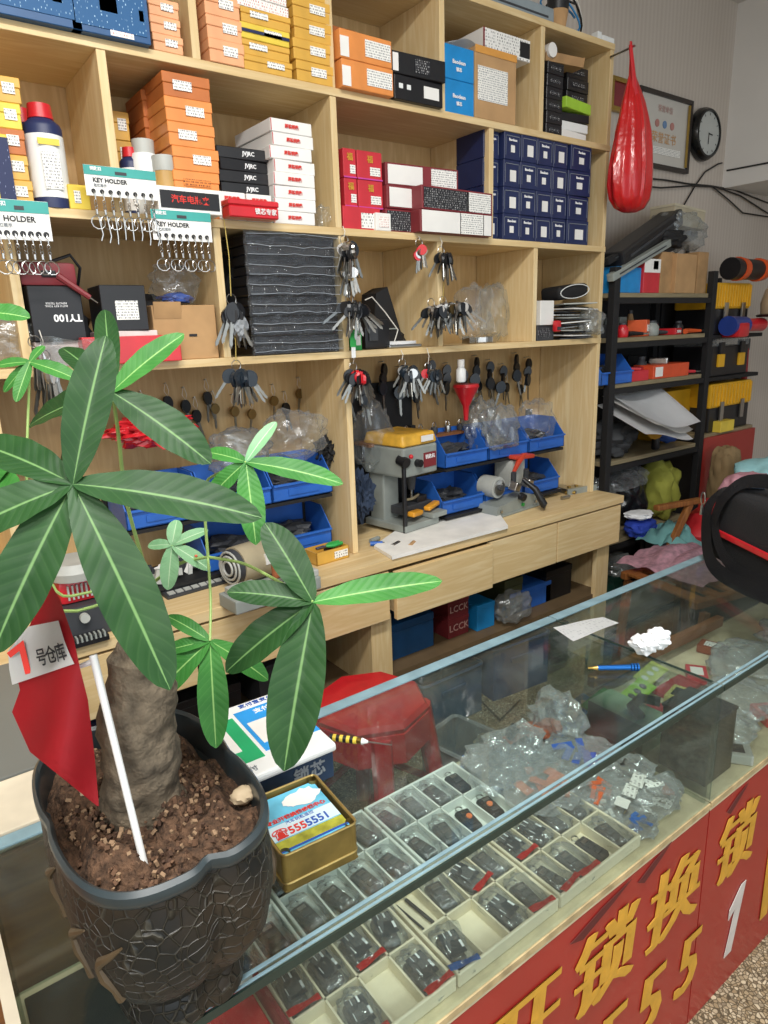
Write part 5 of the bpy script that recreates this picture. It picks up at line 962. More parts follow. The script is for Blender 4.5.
def leaf(h,tip,w,mat,up=None,arch=.04,fold=.22,twist=0,wp=.62,parent=None):
    h=V(h);tip=V(tip); ax=tip-h; L=ax.length; a=ax/L; toC=(CAM-(h+tip)/2).normalized(); upv=(toC*.65+V((0,0,1))*.6) if up is None else up
    s=a.cross(upv).normalized(); n=s.cross(a).normalized()
    if twist: s=Matrix.Rotation(twist,3,a)@s; n=s.cross(a).normalized()
    def fn(u,v):
        x=(v-.5)*2; t=.02+u*.98; pr=max(0,math.sin(PI*min(1,t)**(.5/ (1-wp)*.62 if 0 else .8)))**.85*(1-.25*(1-t)) if 0 else (t**.75*(1-t)**.62)/.46
        pr=min(pr,1.05); ww=w/2*pr*(1 if u>.03 else .3)+.0008
        arc=arch*L*4*u*(1-u); return h+a*(L*u)+s*(x*ww*(1-.04*abs(x)))+n*(arc+fold*abs(x)*ww+.012*w*math.sin(u*26)*abs(x)+.0)-O
    b=B(); b.norec=1; b.grid(fn,26,8,uv=True)
    b.build('leaf',mat,plant,'all')
K=[]  # hubs : (pixel, depth) and leaf tips (pixel, depth, width px)
def cluster(hp,hd,leaves,mat):
    h=P(hp[0],hp[1],D=hd)
    for L in leaves:
        tip=P(L[0],L[1],D=hd+L[3]); leaf(h,tip,1.04*L[2]*(hd+L[3]*.5)/F,L[4] if len(L)>4 else mat,arch=L[5] if len(L)>5 else .04)
    return h
h1=cluster((73,484),.56,[(106,336,50,.03),(262,518,60,.02),(170,690,66,-.03),(-8,655,66,-.04),(-60,545,58,-.03),(-28,442,52,.03),(100,400,30,.09,LEAF2),(92,560,34,.08,LEAF2),(20,520,34,.07,LEAF2)],LEAF)
h1b=cluster((112,392),.66,[(211,464,50,.0),(184,334,30,.02,LEAF2),(62,348,30,.06),(30,425,44,.05),(105,310,26,.1),(60,470,36,.08)],LEAF)
h2=cluster((246,462),.72,[(276,422,15,.03,LEAF3),(343,484,28,.0,LEAF2),(256,545,30,-.02,LEAF2),(205,452,20,.02,LEAF2),(208,500,24,.0,LEAF2)],LEAF2)
h3=cluster((313,602),.66,[(265,523,42,.03),(227,592,34,.0),(226,672,46,-.01),(284,771,62,-.04),(442,581,36,.03,LEAF2,.02)],LEAF)
h4=cluster((210,641),.72,[(167,616,18,.02,LEAF2),(163,652,18,.0,LEAF2),(139,713,36,-.02,LEAF2),(216,748,34,-.02,LEAF2),(268,680,26,.02,LEAF2)],LEAF2)
h5=cluster((30,362),.8,[(4,392,12,0,LEAF2),(16,402,14,-.02,LEAF2),(78,380,20,.0,LEAF2),(44,346,9,.03,LEAF2),(-4,366,14,0,LEAF2)],LEAF2)
h6=cluster((172,545),.80,[(177,520,16,.02,LEAF3),(148,546,14,.0,LEAF3),(168,590,20,-.01,LEAF3),(208,530,14,.02,LEAF3),(210,570,18,.0,LEAF3)],LEAF3)
h7=cluster((-20,312),.6,[(30,318,26,.0,LEAF2),(-40,360,30,0)],LEAF2)
h8=cluster((-30,500),.75,[(20,490,60,-.02,LEAF2),(15,440,40,.0,LEAF2)],LEAF2)
node=P(208,557,D=.78); crown=P(150,585,D=.87)
stem([top,crown],.012,.006,BARK,'branch'); t2=P(165,640,D=.86); stem([P(172,665,D=.86),P(160,600,D=.86),crown],.006,.005,mm('brown_twig','6a5040',.8),'branch')
stem([crown,P(180,562,D=.82),node],.0022,.0018); stem([node,P(245,563,D=.75),P(285,585,D=.69),h3],.0018,.0016); stem([node,P(211,600,D=.74),h4],.0016,.0014); stem([node,P(205,520,D=.77),P(205,480,D=.76),P(225,470,D=.74),h2],.0018,.0014)
stem([crown,P(120,560,D=.75),P(90,530,D=.65),h1],.0024,.0018); stem([crown,P(125,500,D=.76),P(118,430,D=.7),h1b],.0024,.0018); stem([crown,P(100,590,D=.84),P(55,600,D=.8),P(25,500,D=.8),h5],.002,.0015); stem([P(180,562,D=.82),P(172,570,D=.81),h6],.0014,.0012); stem([crown,P(60,620,D=.75),P(-30,540,D=.7),P(-35,420,D=.62),h7],.002,.0015); stem([P(-20,560,D=.72),h8],.0015,.0012)
B().blob(P(196,556,D=.77)-O,(.004,.004,.004),1,0,1,1).build('bud',mm('orange_bud','d8623a',.5),plant,True)
# flag
r=thing('pennant_flag','red pennant with a white band reading 7, on a white plastic stick in the pot','flag',P(146,868,Z=PZ+.183)); O2=r.location.copy(); D1=.70
a=P(93,655,D=.60)-O2; e=V((0,0,-.01)); B().tube([e.lerp(a,k/4) for k in range(5)],[.0034,.0033,.0033,.0034,.0036],10).build('stick',WHTP,r,True)
B().tube([a-V((0,0,.006)),P(75,668,D=.598)-O2],[.003,.002],8).build('stick_arm',WHTP,r,True)
def fp(x,y): return P(x,y,D=.592+.014*math.sin(x*.06+y*.01))-O2
def poly(rows,name,mat,off=0):
    b=B(); n=len(rows)-1
    def fn(u,v):
        i=min(int(u*n),n-1); f=u*n-i; a0,b0=rows[i];a1,b1=rows[i+1]; l=(a0[0]+(a1[0]-a0[0])*f,a0[1]+(a1[1]-a0[1])*f); q=(b0[0]+(b1[0]-b0[0])*f,b0[1]+(b1[1]-b0[1])*f)
        p=fp(l[0]+(q[0]-l[0])*v,l[1]+(q[1]-l[1])*v); return p-FW*off
    b.grid(fn,n*5,8,.0005); return b.build(name,mat,r,True)
RF=mm('red_flag_cloth','b8202a',.45)
poly([((44,586),(50,582)),((30,625),(60,600)),((10,648),(74,640)),((20,690),(80,668)),((12,712),(88,700)),((30,752),(95,760)),((97,806),(99,806))],'red_cloth',RF)
poly([((30,626),(60,620)),((10,650),(66,640)),((11,668),(72,655)),((14,684),(76,663))],'white_band',WHTP,.003)
zq=(RT*.0+FW*0); mat4=Matrix((RT,UP,-FW)).transposed(); eu=mat4.to_euler()
def ft_(s,x,y,size,mat,ang,bold=0):
    p=fp(x,y)-FW*.006; e2=(mat4@Matrix.Rotation(ang,3,'Z')).to_euler(); return text(s,size,mat,r,p,rot=e2,bold=bold,ext=.0002,sx=.55 if s!='7' else 1)
ft_('7',28,659,.036,INKR,R(38),.001); 
for i,ch in enumerate('号仓库'): ft_(ch,45+9.5*i,657-2.6*i,.0165,INK,R(14+2*i),.0002)
# ================================================================== DUFFEL BAG
r=thing('duffel_bag','large black fabric duffel bag with red stripe on the far end of the glass counter','duffel bag',(1.765,-1.045,ZG+.0035),R(-121)); w,d,h=.48,.26,.205
FAB=mm('black_bag_fabric','1c1d20',.8,bump=.3,bscale=300)
b=B().box((0,0,h/2),(w,d,h),bev=.032,seg=5,top=.95); 
for v in b.bm.verts: v.co+=v.co.normalized()*.008*noise.noise(v.co*9); v.co.z=max(v.co.z,0)
b.build('body',FAB,r,True); B().box((0,-d/2-.004,.085),(w*.9,.008,.016),bev=.003).build('red_stripe',REDP,r); B().box((-w/2-.003,0,.085),(.008,d*.6,.016),bev=.003).build('red_stripe',REDP,r)
def strap(pts,wd,name='strap'):
    n=len(pts)-1
    def cr(t):
        x=t*n; i=min(int(x),n-1); f=x-i; p0=pts[max(i-1,0)];p1=pts[i];p2=pts[i+1];p3=pts[min(i+2,n)]
        return .5*((2*p1)+(p2-p0)*f+(2*p0-5*p1+4*p2-p3)*f*f+(3*p1-p0-3*p2+p3)*f**3)
    b=B()
    def fn(u,v):
        p=cr(u); tt=(cr(min(1,u+.01))-cr(max(0,u-.01))).normalized(); s=tt.cross(V((0,-.6,.8)).normalized()); 
        s=tt.cross(V((0,-1,.25))).normalized(); return p+s*(v-.5)*wd
    b.grid(fn,28,2,.003); return b.build(name,mm('black_webbing','26272b',.6,bump=.4,bscale=400),r,True)
f_=-d/2-.014
strap([V((-.19,f_,.02)),V((-.18,f_-.004,.12)),V((-.16,f_+.01,.19)),V((-.12,f_+.04,.235)),V((0,f_+.06,.25)),V((.12,f_+.04,.235)),V((.18,f_,.1))],.035,'carry_handle')
strap([V((-.225,-.10,.19)),V((-.215,f_+.00,.15)),V((-.20,f_-.01,.07)),V((-.12,f_-.03,.012)),V((.03,f_-.03,.008)),V((.2,f_-.02,.03))],.04,'shoulder_strap')
strap([V((-.20,-.06,.212)),V((-.19,f_+.02,.185)),V((-.16,f_-.008,.09)),V((-.05,f_-.02,.03)),V((.12,f_-.02,.05))],.03,'shoulder_strap')
B().lathe([(.045,0),(.045,.003),(.04,.005)],(-.17,-.07,.205),24,1.0,.75,(-.35,-.25,.3)).build('round_patch',mm('silver_blue_patch','9fb0c8',.4,noise_amt=.35,nscale=60),r,True)
b=B(); b.tube([V((-.235+.010*math.cos(t*PI/5),-.15,.165+.018*math.sin(t*PI/5))) for t in range(10)],.002,6,True); b.tube([V((-.235,-.151,.147)),V((-.235,-.152,.12))],.004,6); b.build('metal_clip',STEEL,r,True)
# ================================================================== HANGING RED BAG, CERTIFICATE, CLOCK, CABLES
r=thing('red_plastic_bag','bulging red plastic bag hanging from the top right corner of the shelves','bag',(2.292,-.085,2.34)); B().cyl((.01,.086,.0),(.01,-.012,.006),.004,seg=8).build('hook',STEEL,r); 
b=B(); prof=[(.006,.02),(.009,-.03),(.016,-.08),(.034,-.12),(.052,-.16),(.066,-.20),(.080,-.25),(.092,-.31),(.1,-.37),(.102,-.43),(.095,-.475),(.07,-.505),(.035,-.518),(.001,-.52)]
b.lathe(prof,(.045,0,0),64,.98,.6)
for v in b.bm.verts:
    z=v.co.z; k=min(1,max(0,(-z-.02)/.15)); th=math.atan2(v.co.y,v.co.x-.045); rr_=1+.05*math.sin(th*9+z*6+3*noise.noise(V((th,z*5,4))))*k+.035*math.sin(th*17+z*3)*k+.10*noise.noise(V((th*1.4,z*11,2)))*k; v.co.x=.045+(v.co.x-.045)*rr_-.040*(1-min(1,-z/.22)); v.co.y*=rr_
b.build('bag',M('red_plastic_film','c4181c',.28,noise_amt=.12,nscale=9,bump=.5,bscale=26,coat=.3),r,True)
B().tube([V((.0,.0,.01)),V((.005,-.01,-.06)),V((.02,-.015,-.15)),V((.04,-.015,-.22))],[.006,.008,.012,.004],8).build('twisted_handle',REDP,r,True)
def framed(kind,lab,xs_,ys_,Yw,fm,cm):
    a=P(xs_[0],ys_[0],Y=Yw); c=P(xs_[1],ys_[1],Y=Yw); w=c.x-a.x; h=a.z-c.z; r=thing(kind,lab,'picture frame',((a.x+c.x)/2,Yw,(a.z+c.z)/2)); 
    for s in (-1,1): B().box((s*w/2,0,0),(.018,.02,h+.018),bev=.002).build('frame_side',fm,r); B().box((0,0,s*h/2),(w-.018,.02,.018),bev=.002).build('frame_rail',fm,r)
    B().box((0,.004,0),(w-.016,.006,h-.016)).build('sheet',cm,r); return r,w,h
r,w,h=framed('framed_certificate','framed white certificate with faint emblems, left of the wall clock',(640,686),(88,172),.287,mm('dark_wood_frame','2c2420',.4),mm('certificate_paper','c6c2ba',.5,noise_amt=.03))
for i,(x,z,m_) in enumerate(((-.06,.03,INKR),(0,.03,INKB),(.06,.03,INKR))): B().cyl((x,-.0,z),(x,-.001-.001,z),.016,seg=16).build('emblem',mm('faded_%d'%i,['b88078','6a88b0','b88078'][i],.6),r)
text('荣誉证书',.05,mm('faded_gold','c89a68',.6),r,(0,-.001,-.03)); text('荣誉单位',.03,mm('faded_rose','b8948c',.6),r,(0,-.001,.09)); B().box((0,-.0,-.08),(w*.7,.001,.03)).build('print_lines',STK,r); B().box((w*.45,-.008,0),(.008,.008,h*.9)).build('gilt_edge',BRASS,r)
framed('narrow_frame','narrow gilt frame edge just behind the red bag',(612,627),(78,112),.287,BRASS,DRED)
p=P(706,135,Y=.28); r=thing('wall_clock','round black wall clock with a pale face','clock',(p.x-.015,.298,p.z)); rx=.118; RX=(PI/2,0,0)
b=B(); b.lathe([(rx*.96,0),(rx,.01),(rx*.98,.028),(rx*.9,.045),(rx*.82,.047),(rx*.8,.036),(.001,.036)],seg=44,rot=(PI/2,0,0)); b.build('case',mm('glossy_black_case','101214',.25),r,True)
B().cyl((0,-.038,0),(0,-.039,0),rx*.8,seg=40).build('face',mm('grey_white_face','b9bcb8',.5,noise_amt=.03),r)
for k in range(12): a=k*PI/6; B().box((math.sin(a)*rx*.7,-.0405,math.cos(a)*rx*.7),(.003,.001,.010),rot=(0,a,0)).build('hour_mark',INK,r)
B().box((.0,-.042,-.022),(.004,.001,.05)).build('minute_hand',INK,r); B().box((.016,-.042,-.002),(.034,.001,.005),rot=(0,.1,0)).build('hour_hand',INK,r)
Yw=.29
for i,(pts,l) in enumerate((([(645,178),(665,180),(690,184),(712,186),(735,190),(768,203)],'upper black cable running along the wall under the clock'),([(640,186),(660,188),(690,186),(715,187),(740,196),(768,214)],'lower black cable running along the wall under the clock'),([(684,205),(695,186),(705,172),(718,164),(722,163)],'black cable rising to the bulkhead corner'),([(712,187),(728,200),(742,213),(768,217)],'black cable sagging across the right wall'))):
    b=B(); b.tube([P(x,y,Y=Yw)-V((0,.004*(i%2),0)) for x,y in pts],.0038,6); tag(b.build('wall_cable',CABLE,smooth=True),l,'cable')
b=B(); b.tube([V((3.676,.28,2.16)),V((3.672,.0,2.155)),V((3.672,-.5,2.17)),V((3.672,-1.2,2.15))],.004,6); tag(b.build('wall_cable',CABLE,smooth=True),'black cable clipped along the white bulkhead','cable')
# ================================================================== RACK CONTENTS
def pc(kind,lab,xl,xr,yt,z,Y,d,mat,**k):
    x,w=px(xl,xr,Y,yt+15); zt=P((xl+xr)/2,yt,Y=Y).z; return carton(kind,lab,x,Y,z+.0005,w,d,max(.01,zt-z),mat,**k)
z=RZ[0]
pc('blue_box','sky blue box on the upper shelf of the black rack',614,642,267,z,.0,.14,BLU,rz=.1); pc('red_white_box','red and white box on the upper shelf of the black rack',644,660,259,z,-.0,.12,REDC,stk=[(0,.8,.99,.4,WHT),(.2,.82,.3,.25,WHP)])
pc('cardboard_box','tall narrow cardboard box between the red box and the open carton',661,674,252,z,.01,.14,CARD2); pc('cardboard_box','open worn cardboard carton on the upper shelf of the black rack',675,697,254,z,-.005,.13,CARD,rz=.05); pc('cardboard_box','corrugated cardboard box beside the black post',698,708,252,z,.02,.13,CARD2)
def bar(kind,lab,a,b_,wd,th,mat,cat='bar'):
    v=b_-a; r=thing(kind,lab,cat,a); L=v.length; m=v.to_track_quat('X','Z').to_matrix().to_4x4(); bb=B(); bb.box((L/2,0,0),(L,th,wd),bev=min(wd,th)*.15)
    o=bb.build('body',mat,r); r.rotation_euler=m.to_euler(); B().box((L*.5,-th/2-.001,0),(L*.8,.003,wd*.15)).build('groove',DGREY,r); return r
bar('black_case','long black slanted case leaning on the rack top',P(612,262,Y=.05),P(672,218,Y=.12),.07,.1,BLACK,'case'); bar('umbrella','dark slim bundle leaning towards the red bag',P(606,262,Y=.02),P(660,232,Y=.1),.025,.025,BLACKM,'umbrella')
bar('black_case','second flat black case beneath the slanted one',P(620,268,Y=.14),P(690,232,Y=.18),.06,.08,DGREY,'case')
x=P(688,216,Y=.1); r=thing('beige_carton','beige long carton end on the very top of the rack heap','carton',(x.x,.15,x.z-.05)); B().box((0,0,.04),(.25,.12,.075),rot=(0,.05,0),bev=.003).build('body',mm('beige_card','b0a68e',.7),r); B().box((0,0,.082),(.252,.122,.01),rot=(0,.05,0)).build('lid',mm('pale_beige_card','bfb69e',.7),r)
bag('clear_bag','big cloudy plastic bag on the heap at the top of the rack',(P(685,240,Y=.08).x,.12,P(685,252,Y=.08).z),(.3,.18,.16),81,BAGD); bag('black_bag','black tangled bundle on top of the cardboard boxes',(P(672,245,Y=.05).x,.08,P(672,250,Y=.05).z),(.18,.12,.08),82,BLACKM); 
bar('grey_tube','grey tube lying across the heap above the blue box',P(610,300-22,Y=-.01),P(668,243,Y=.02),.03,.03,GREYM,'tube')
def scatter(z,Y0,n,xa,xb,mats,hmax,tag_,names):
    for i in range(n):
        x=P(xa+(xb-xa)*(i+.5)/n,300,Y=0).x if 0 else 2.40+(i+.5)/n*.66; m_=mats[i%len(mats)]; nm,cat=names[i%len(names)]
        r=thing(nm,'%s, %s one from the left %s'%(nm.replace('_',' '),wh[i],tag_.replace('of the black rack','of the rack')),cat,(x,Y0+random.uniform(-.02,.04),z),random.uniform(-.5,.5)); hh=random.uniform(.4,1)*hmax; ww=random.uniform(.04,.09)
        if i%3==0: B().box((0,0,hh/2),(ww,.08,hh),bev=.004).build('body',m_,r); B().box((0,-.041,hh*.5),(ww*.6,.002,hh*.4)).build('sticker',[STK,WHT,BLKP][i%3],r)
        elif i%3==1: B().lathe([(ww*.3,0),(ww*.35,hh*.1),(ww*.35,hh*.7),(ww*.2,hh)],seg=16).build('body',m_,r,True); B().lathe([(ww*.22,hh),(ww*.22,hh*1.15)],seg=14).build('cap',DGREY,r,True)
        else: B().tube([V((-ww,0,.012)),V((-ww*.2,.01,.014)),V((ww*.8,-.01,.012))],[.012,.01,.006],8).build('handle',m_,r,True); B().tube([V((ww*.8,-.01,.012)),V((ww*1.3,-.015,.012))],.004,6).build('tip',STEEL,r)
scatter(RZ[1],.03,9,0,0,[DGREY,REDP,BLACK,mm('orange_tool','d85a2a',.45),GREYM],.07,'at the front of the second rack shelf',[('small_carton','box'),('small_can','can'),('hand_tool','tool')])
scatter(RZ[2],.06,9,0,0,[BINB,STEEL,BLACK,REDC,DGREY],.09,'at the front of the third rack shelf',[('small_carton','box'),('small_can','can'),('hand_tool','tool')])
scatter(RZ[1],.17,9,0,0,[BLACK,DGREY,REDC,GREYM,CARD],.11,'at the back of the second rack shelf',[('small_carton','box'),('small_can','can'),('small_carton','box')])
scatter(RZ[2],.18,9,0,0,[DGREY,BLACK,STEEL,BLU,BLACK],.12,'at the back of the third rack shelf',[('small_carton','box'),('small_carton','box'),('small_can','can')])
pc('orange_box','flat orange red box with white sticker on the third shelf of the black rack',653,688,364,RZ[2],-.0,.1,mm('orange_red_card','d0502c',.45),stk=[(-.35,.5,.2,.7,WHT)]); pc('red_box','flat red box left of the orange red box on the rack',626,648,371,RZ[2],-.003,.1,REDC)
r=bn(P(610,375,Y=.01).x+.02,.07,RZ[2]+.0,'blue open bin at the left of the third rack shelf','rack bin',seed=3)
b=B(); A=P(600,395,Y=0)
for k,(dx,rz_) in enumerate(((0,.0),(.015,.12),(.03,-.1))):
    b=B(); b.grid(lambda u,v:V((.36*u-.18,-.14+.24*v+.0,.10*v+.012*math.sin(u*5+k)+.05*(u-.5)**2-.05*(1-v)*u)),12,8,.001); o=tag(b.build('envelope',[PAPER,WHT,PAPER][k],smooth=True),'large white paper envelope in the floppy pile on the fourth shelf, '+['lowest','middle','topmost'][k],'envelope',group='white envelopes'); o.location=(2.60+dx,-.02,RZ[3]+.12+.028*k); o.rotation_euler=(0,0,rz_)
b=B().blob((0,0,.07),(.36,.2,.16),90,.25,2,4); tag(b.build('grey_tool_heap',mm('dark_grey_fabric','3a3c3e',.8),smooth=True),'dark grey heap of tools below the white envelopes','tools').location=(2.53,.1,RZ[3]+.005)
r=thing('yellow_drill','yellow and black power tool on the fourth shelf of the rack','power tool',(2.83,.04,RZ[3]+.03),.4); B().cyl((-.08,0,.06),(.06,0,.06),.035,.028,seg=18).build('body',mm('tool_yellow','d8a028',.4),r,True); B().tube([V((-.03,0,.05)),V((-.04,.0,.0)),V((-.03,0,-.02))],[.02,.018,.02],10).build('handle',BLACK,r,True); B().tube([V((.0,0,.09)),V((.04,0,.12)),V((.09,0,.09)),V((.08,0,.04))],.01,8).build('guard',mm('tool_yellow','d8a028',.4),r,True)
b=B().blob((0,0,.03),(.14,.1,.07),91,.2,1.6,3); tag(b.build('blue_rag',mm('blue_rag_cloth','2c4a8c',.8),smooth=True),'blue rag at the right end of the fourth rack shelf','cloth').location=(2.98,.08,RZ[3]+.01)
r=thing('wood_block','pale wooden block beside the yellow power tool','block',(2.98,.1,RZ[3]+.085)); B().box((0,0,.0),(.2,.05,.025),rot=(0,.06,0),bev=.003).build('block',CARD,r)
for i,(x,y,zz,d,m_,l) in enumerate(((2.50,.13,RZ[4],(.2,.18,.25),BAGD,'cloudy bag stuffed at the left of the fifth rack shelf'),(2.72,.12,RZ[4],(.2,.18,.26),mm('glossy_black_bag','17181c',.25),'glossy black bag in the middle of the fifth rack shelf'),(2.92,.08,RZ[4],(.17,.2,.29),mm('olive_green_cloth','96983e',.85),'olive green cloth bag at the right of the fifth rack shelf'),(2.60,.05,RZ[4]+.20,(.24,.16,.10),BAG,'clear bag on top under the fourth shelf'),(2.6,-.05,RZ[4]-.0,(.16,.12,.08),mm('royal_blue_cloth','2440a8',.8),'royal blue cloth hanging at the left front'),(2.60,-.04,RZ[4]+.085,(.14,.1,.03),PAPER,'white cloth on the royal blue one'),(2.58,.15,RZ[5],(.3,.2,.22),mm('dark_green_bag','1d4a3c',.5),'dark green bag at the bottom of the rack'),(2.55,.02,RZ[5]+.22,(.16,.12,.1),BAGD,'pale crumpled bag on the dark green bag'),(2.6,.2,RZ[4]+.06,(.14,.1,.12),mm('burgundy_foil','5c1c2c',.3),'burgundy foil packet on the fifth rack shelf'))):
    b=B().blob((0,0,d[2]/2),d,100+i,.2,1.6,4,.3); z0=min(v.co.z for v in b.bm.verts)
    for v in b.bm.verts: v.co.z-=z0
    tag(b.build('soft_bundle',m_,smooth=m_ not in (BAG,BAGD)),l,'bundle').location=(x,y,zz+.001)
# tool boxes on the second rack
def toolbox(xl,xr,yt,z,lab,lidm,org=False):
    x,w=px(xl,xr,.01,yt+15); h=P((xl+xr)/2,yt,Y=.01).z-z; r=thing('tool_box',lab,'tool box',(x,.12,z))
    h=min(h,.185 if org else .235)
    if org:
        B().box((0,0,h*.4),(w,.2,h*.8),bev=.006).build('body',BLACK,r); B().box((0,0,h*.9),(w,.2,h*.2),bev=.004).build('clear_lid',BAGD,r)
        for s in (-.28,.28): B().box((s*w,-.106,h*.42),(w*.16,.012,h*.34),bev=.003).build('latch',lidm,r); B().box((s*w,-.106,h*.75),(w*.12,.012,h*.3),bev=.003).build('latch_hinge',BLACK,r)
    else:
        B().box((0,0,h*.25),(w*.97,.2,h*.5),bev=.006).build('body',BLACK,r); B().box((0,0,h*.75),(w,.21,h*.5),bev=.01).build('lid',lidm,r)
        for k in range(13): B().box(((k/12-.5)*w*.92,-.1075,h*.75),(w*.03,.008,h*.42),bev=.001,seg=1).build('rib',lidm,r)
        for s in (-.25,.25): B().box((s*w,-.112,h*.42),(.03,.01,h*.4),bev=.003).build('latch',STEEL,r)
    return r
yl=mm('toolbox_yellow','d8a420',.4)
toolbox(712,752,380,.8955,'yellow ribbed tool box with black base, on the wooden board of the right rack',yl)
toolbox(714,750,338,1.1655,'black organiser tool box with two yellow latches',yl,True); toolbox(718,752,282,1.3605,'smaller yellow ribbed tool box near the top, below the orange and black drill',yl)
r=toolbox(655,700,388,RZ[3]+.16,'flat yellow tool box partly hidden behind the black post',yl) if 0 else None
pc('yellow_case','flat yellow case on the fourth shelf of the black rack, beside the post',664,697,390,RZ[3]+.0,.12,.13,yl)
r=thing('red_drill','blue and red power drill on the black organiser','drill',(3.35,-.03,1.40)); B().cyl((-.12,0,.0),(.03,0,.0),.045,.04,seg=18).build('body',mm('drill_blue','28408c',.4),r,True); B().cyl((.03,0,0),(.2,0,.0),.03,.032,seg=16).build('nose',REDP,r,True); B().box((-.05,-.0,-.02),(.1,.1,.07),bev=.02).build('grip',REDP,r,True)
r=thing('orange_drill','orange and black cordless drill lying near the right wall','drill',(3.42,-.0,1.655)); B().cyl((-.16,0,0),(.1,0,0),.05,.045,seg=18).build('body',BLACK,r,True); 
for x in (-.08,.11): B().cyl((x-.02,0,0),(x+.03,0,0),.054,.05,seg=18).build('orange_ring',mm('drill_orange','e05a28',.4),r,True)
B().cyl((.14,0,0),(.2,0,0),.03,.02,seg=14).build('chuck',DGREY,r,True)
r=thing('beige_helmet','beige round helmet shape at the right edge of the photo','helmet',(3.62,-.12,1.50)); B().lathe([(.12,-.06),(.125,0),(.11,.06),(.07,.11),(.001,.13)],seg=32).build('shell',mm('beige_shell','c4b498',.4),r,True); B().lathe([(.135,-.065),(.14,-.055),(.12,-.05)],seg=32).build('brim',BLACK,r,True)
for i,(x,zz) in enumerate(((3.17,1.72),(3.27,1.70),(3.38,1.74),(3.52,1.71))):
    r=thing('hanging_pliers','black pliers hanging on the wall above the right rack, %s from the left'%wh[i],'pliers',(x,.285,zz),group='black pliers on the wall'); B().tube([V((-.012,0,-.06)),V((-.008,0,0)),V((0,0,.03)),V((.002,0,.055))],[.006,.007,.009,.004],8).build('handle',BLACK,r,True); B().tube([V((.014,0,-.06)),V((.01,0,0)),V((0,0,.03))],[.006,.007,.009],8).build('handle',BLACK,r,True)
for i,(x,m_,l) in enumerate(((3.63,BLACK,'black handle tool hanging at the far right'),(3.70,mm('dark_red_handle','8a1c1c',.4),'dark red handled tool hanging at the far right'))):
    r=thing('hanging_tool',l,'tool',(x,.1,1.28)); B().tube([V((0,0,0)),V((.0,0,-.15)),V((.01,0,-.3))],[.012,.018,.01],8).build('handle',m_,r,True); B().box((0,0,.02),(.03,.02,.06),bev=.004).build('head',DGREY,r)
pc('yellow_sponge','yellow sponge on the wooden board under the tool boxes',720,733,421,.895,-.02,.08,YEL2); b=B().blob((0,0,.15),(.16,.12,.36),120,.14,1.6,4,.3); tag(b.build('brown_coat',mm('khaki_cloth','8a7452',.9),smooth=True),'khaki cloth hanging beside the red board','cloth').location=(3.20,-.1,.53)
b=B().blob((0,0,.1),(.4,.2,.25),121,.14,1.3,4,.3); tag(b.build('plastic_sack',mm('pale_teal_plastic','93c4c8',.35,bump=.4,bscale=20),smooth=True),'pale teal plastic sack behind the duffel bag','bag').location=(3.1,-.35,.62)
r=bag('pink_bag','pinkish bag between the duffel bag and the teal sack',(2.72,-.42,.70),(.2,.15,.12),122,mm('dusty_pink_plastic','c08c98',.5)); 
b=B().blob((0,0,.12),(.42,.3,.26),123,.16,1.5,4,.3); tag(b.build('red_bag',mm('red_cloth','b41c24',.6),smooth=True),'red cloth bag on the floor stand behind the chair','bag').location=(2.85,-.3,.42)
r=thing('storage_stool','low dark cabinet carrying the red and teal bags','cabinet',(3.09,-.35,0)); B().box((0,0,.2),(.75,.36,.4),bev=.005).build('body',BLACK,r); B().box((0,-.181,.2),(.7,.004,.34)).build('door',DGREY,r)
# ================================================================== CHAIR
r=thing('wooden_chair','brown wooden folding chair piled with pink and teal cloth behind the counter','chair',(2.42,-.42,0),R(-12))
CW=wood('chair_wood','a06a34','7e4c22',(14,14,1.2))
sz=.46
for sy in (-.17,.17):
    B().box((0,sy,sz),(.42,.03,.03),bev=.005).build('seat_rail',CW,r)
    B().box((-.19,sy*1.08,sz/2-.02),(.03,.025,sz-.02),rot=(0,.12,0),bev=.004).build('leg',CW,r); B().box((.17,sy*1.08,sz/2-.02),(.03,.025,sz-.02),rot=(0,-.12,0),bev=.004).build('leg',CW,r)
    B().box((.10,sy*1.2,sz+.12),(.028,.022,.27),rot=(0,.5,0),bev=.004).build('arm_post',CW,r); B().box((.10,sy*1.2,sz+.245),(.25,.03,.022),bev=.006).build('armrest',CW,r)
for k in range(5): B().box((-.18+.09*k,0,sz+.012),(.05,.36,.012),bev=.003).build('seat_slat',CW,r)
b=B(); b.grid(lambda u,v:V((-.2+.42*u,-.17+.36*v,.03+.035*abs(noise.noise(V((u*4,v*4,1))))+.05*math.sin(PI*u)*math.sin(PI*v))),26,22,.003); tag(b.build('pink_cloth',M('pink_pattern_cloth','cfa4b4',.9,noise_amt=.25,nscale=50),smooth=True),'pink patterned cloth lying on the wooden chair','cloth').location=(2.46,-.36,sz+.012)
b=B(); b.grid(lambda u,v:V((.02+.24*u,-.02+.24*v,.05+.05*abs(noise.noise(V((u*4,v*4,7))))+.06*math.sin(PI*u)*math.sin(PI*v))),20,18,.003); tag(b.build('teal_cloth',TEALC,smooth=True),'pale teal cloth beneath and beside the pink cloth','cloth').location=(2.50,-.30,sz+.012)
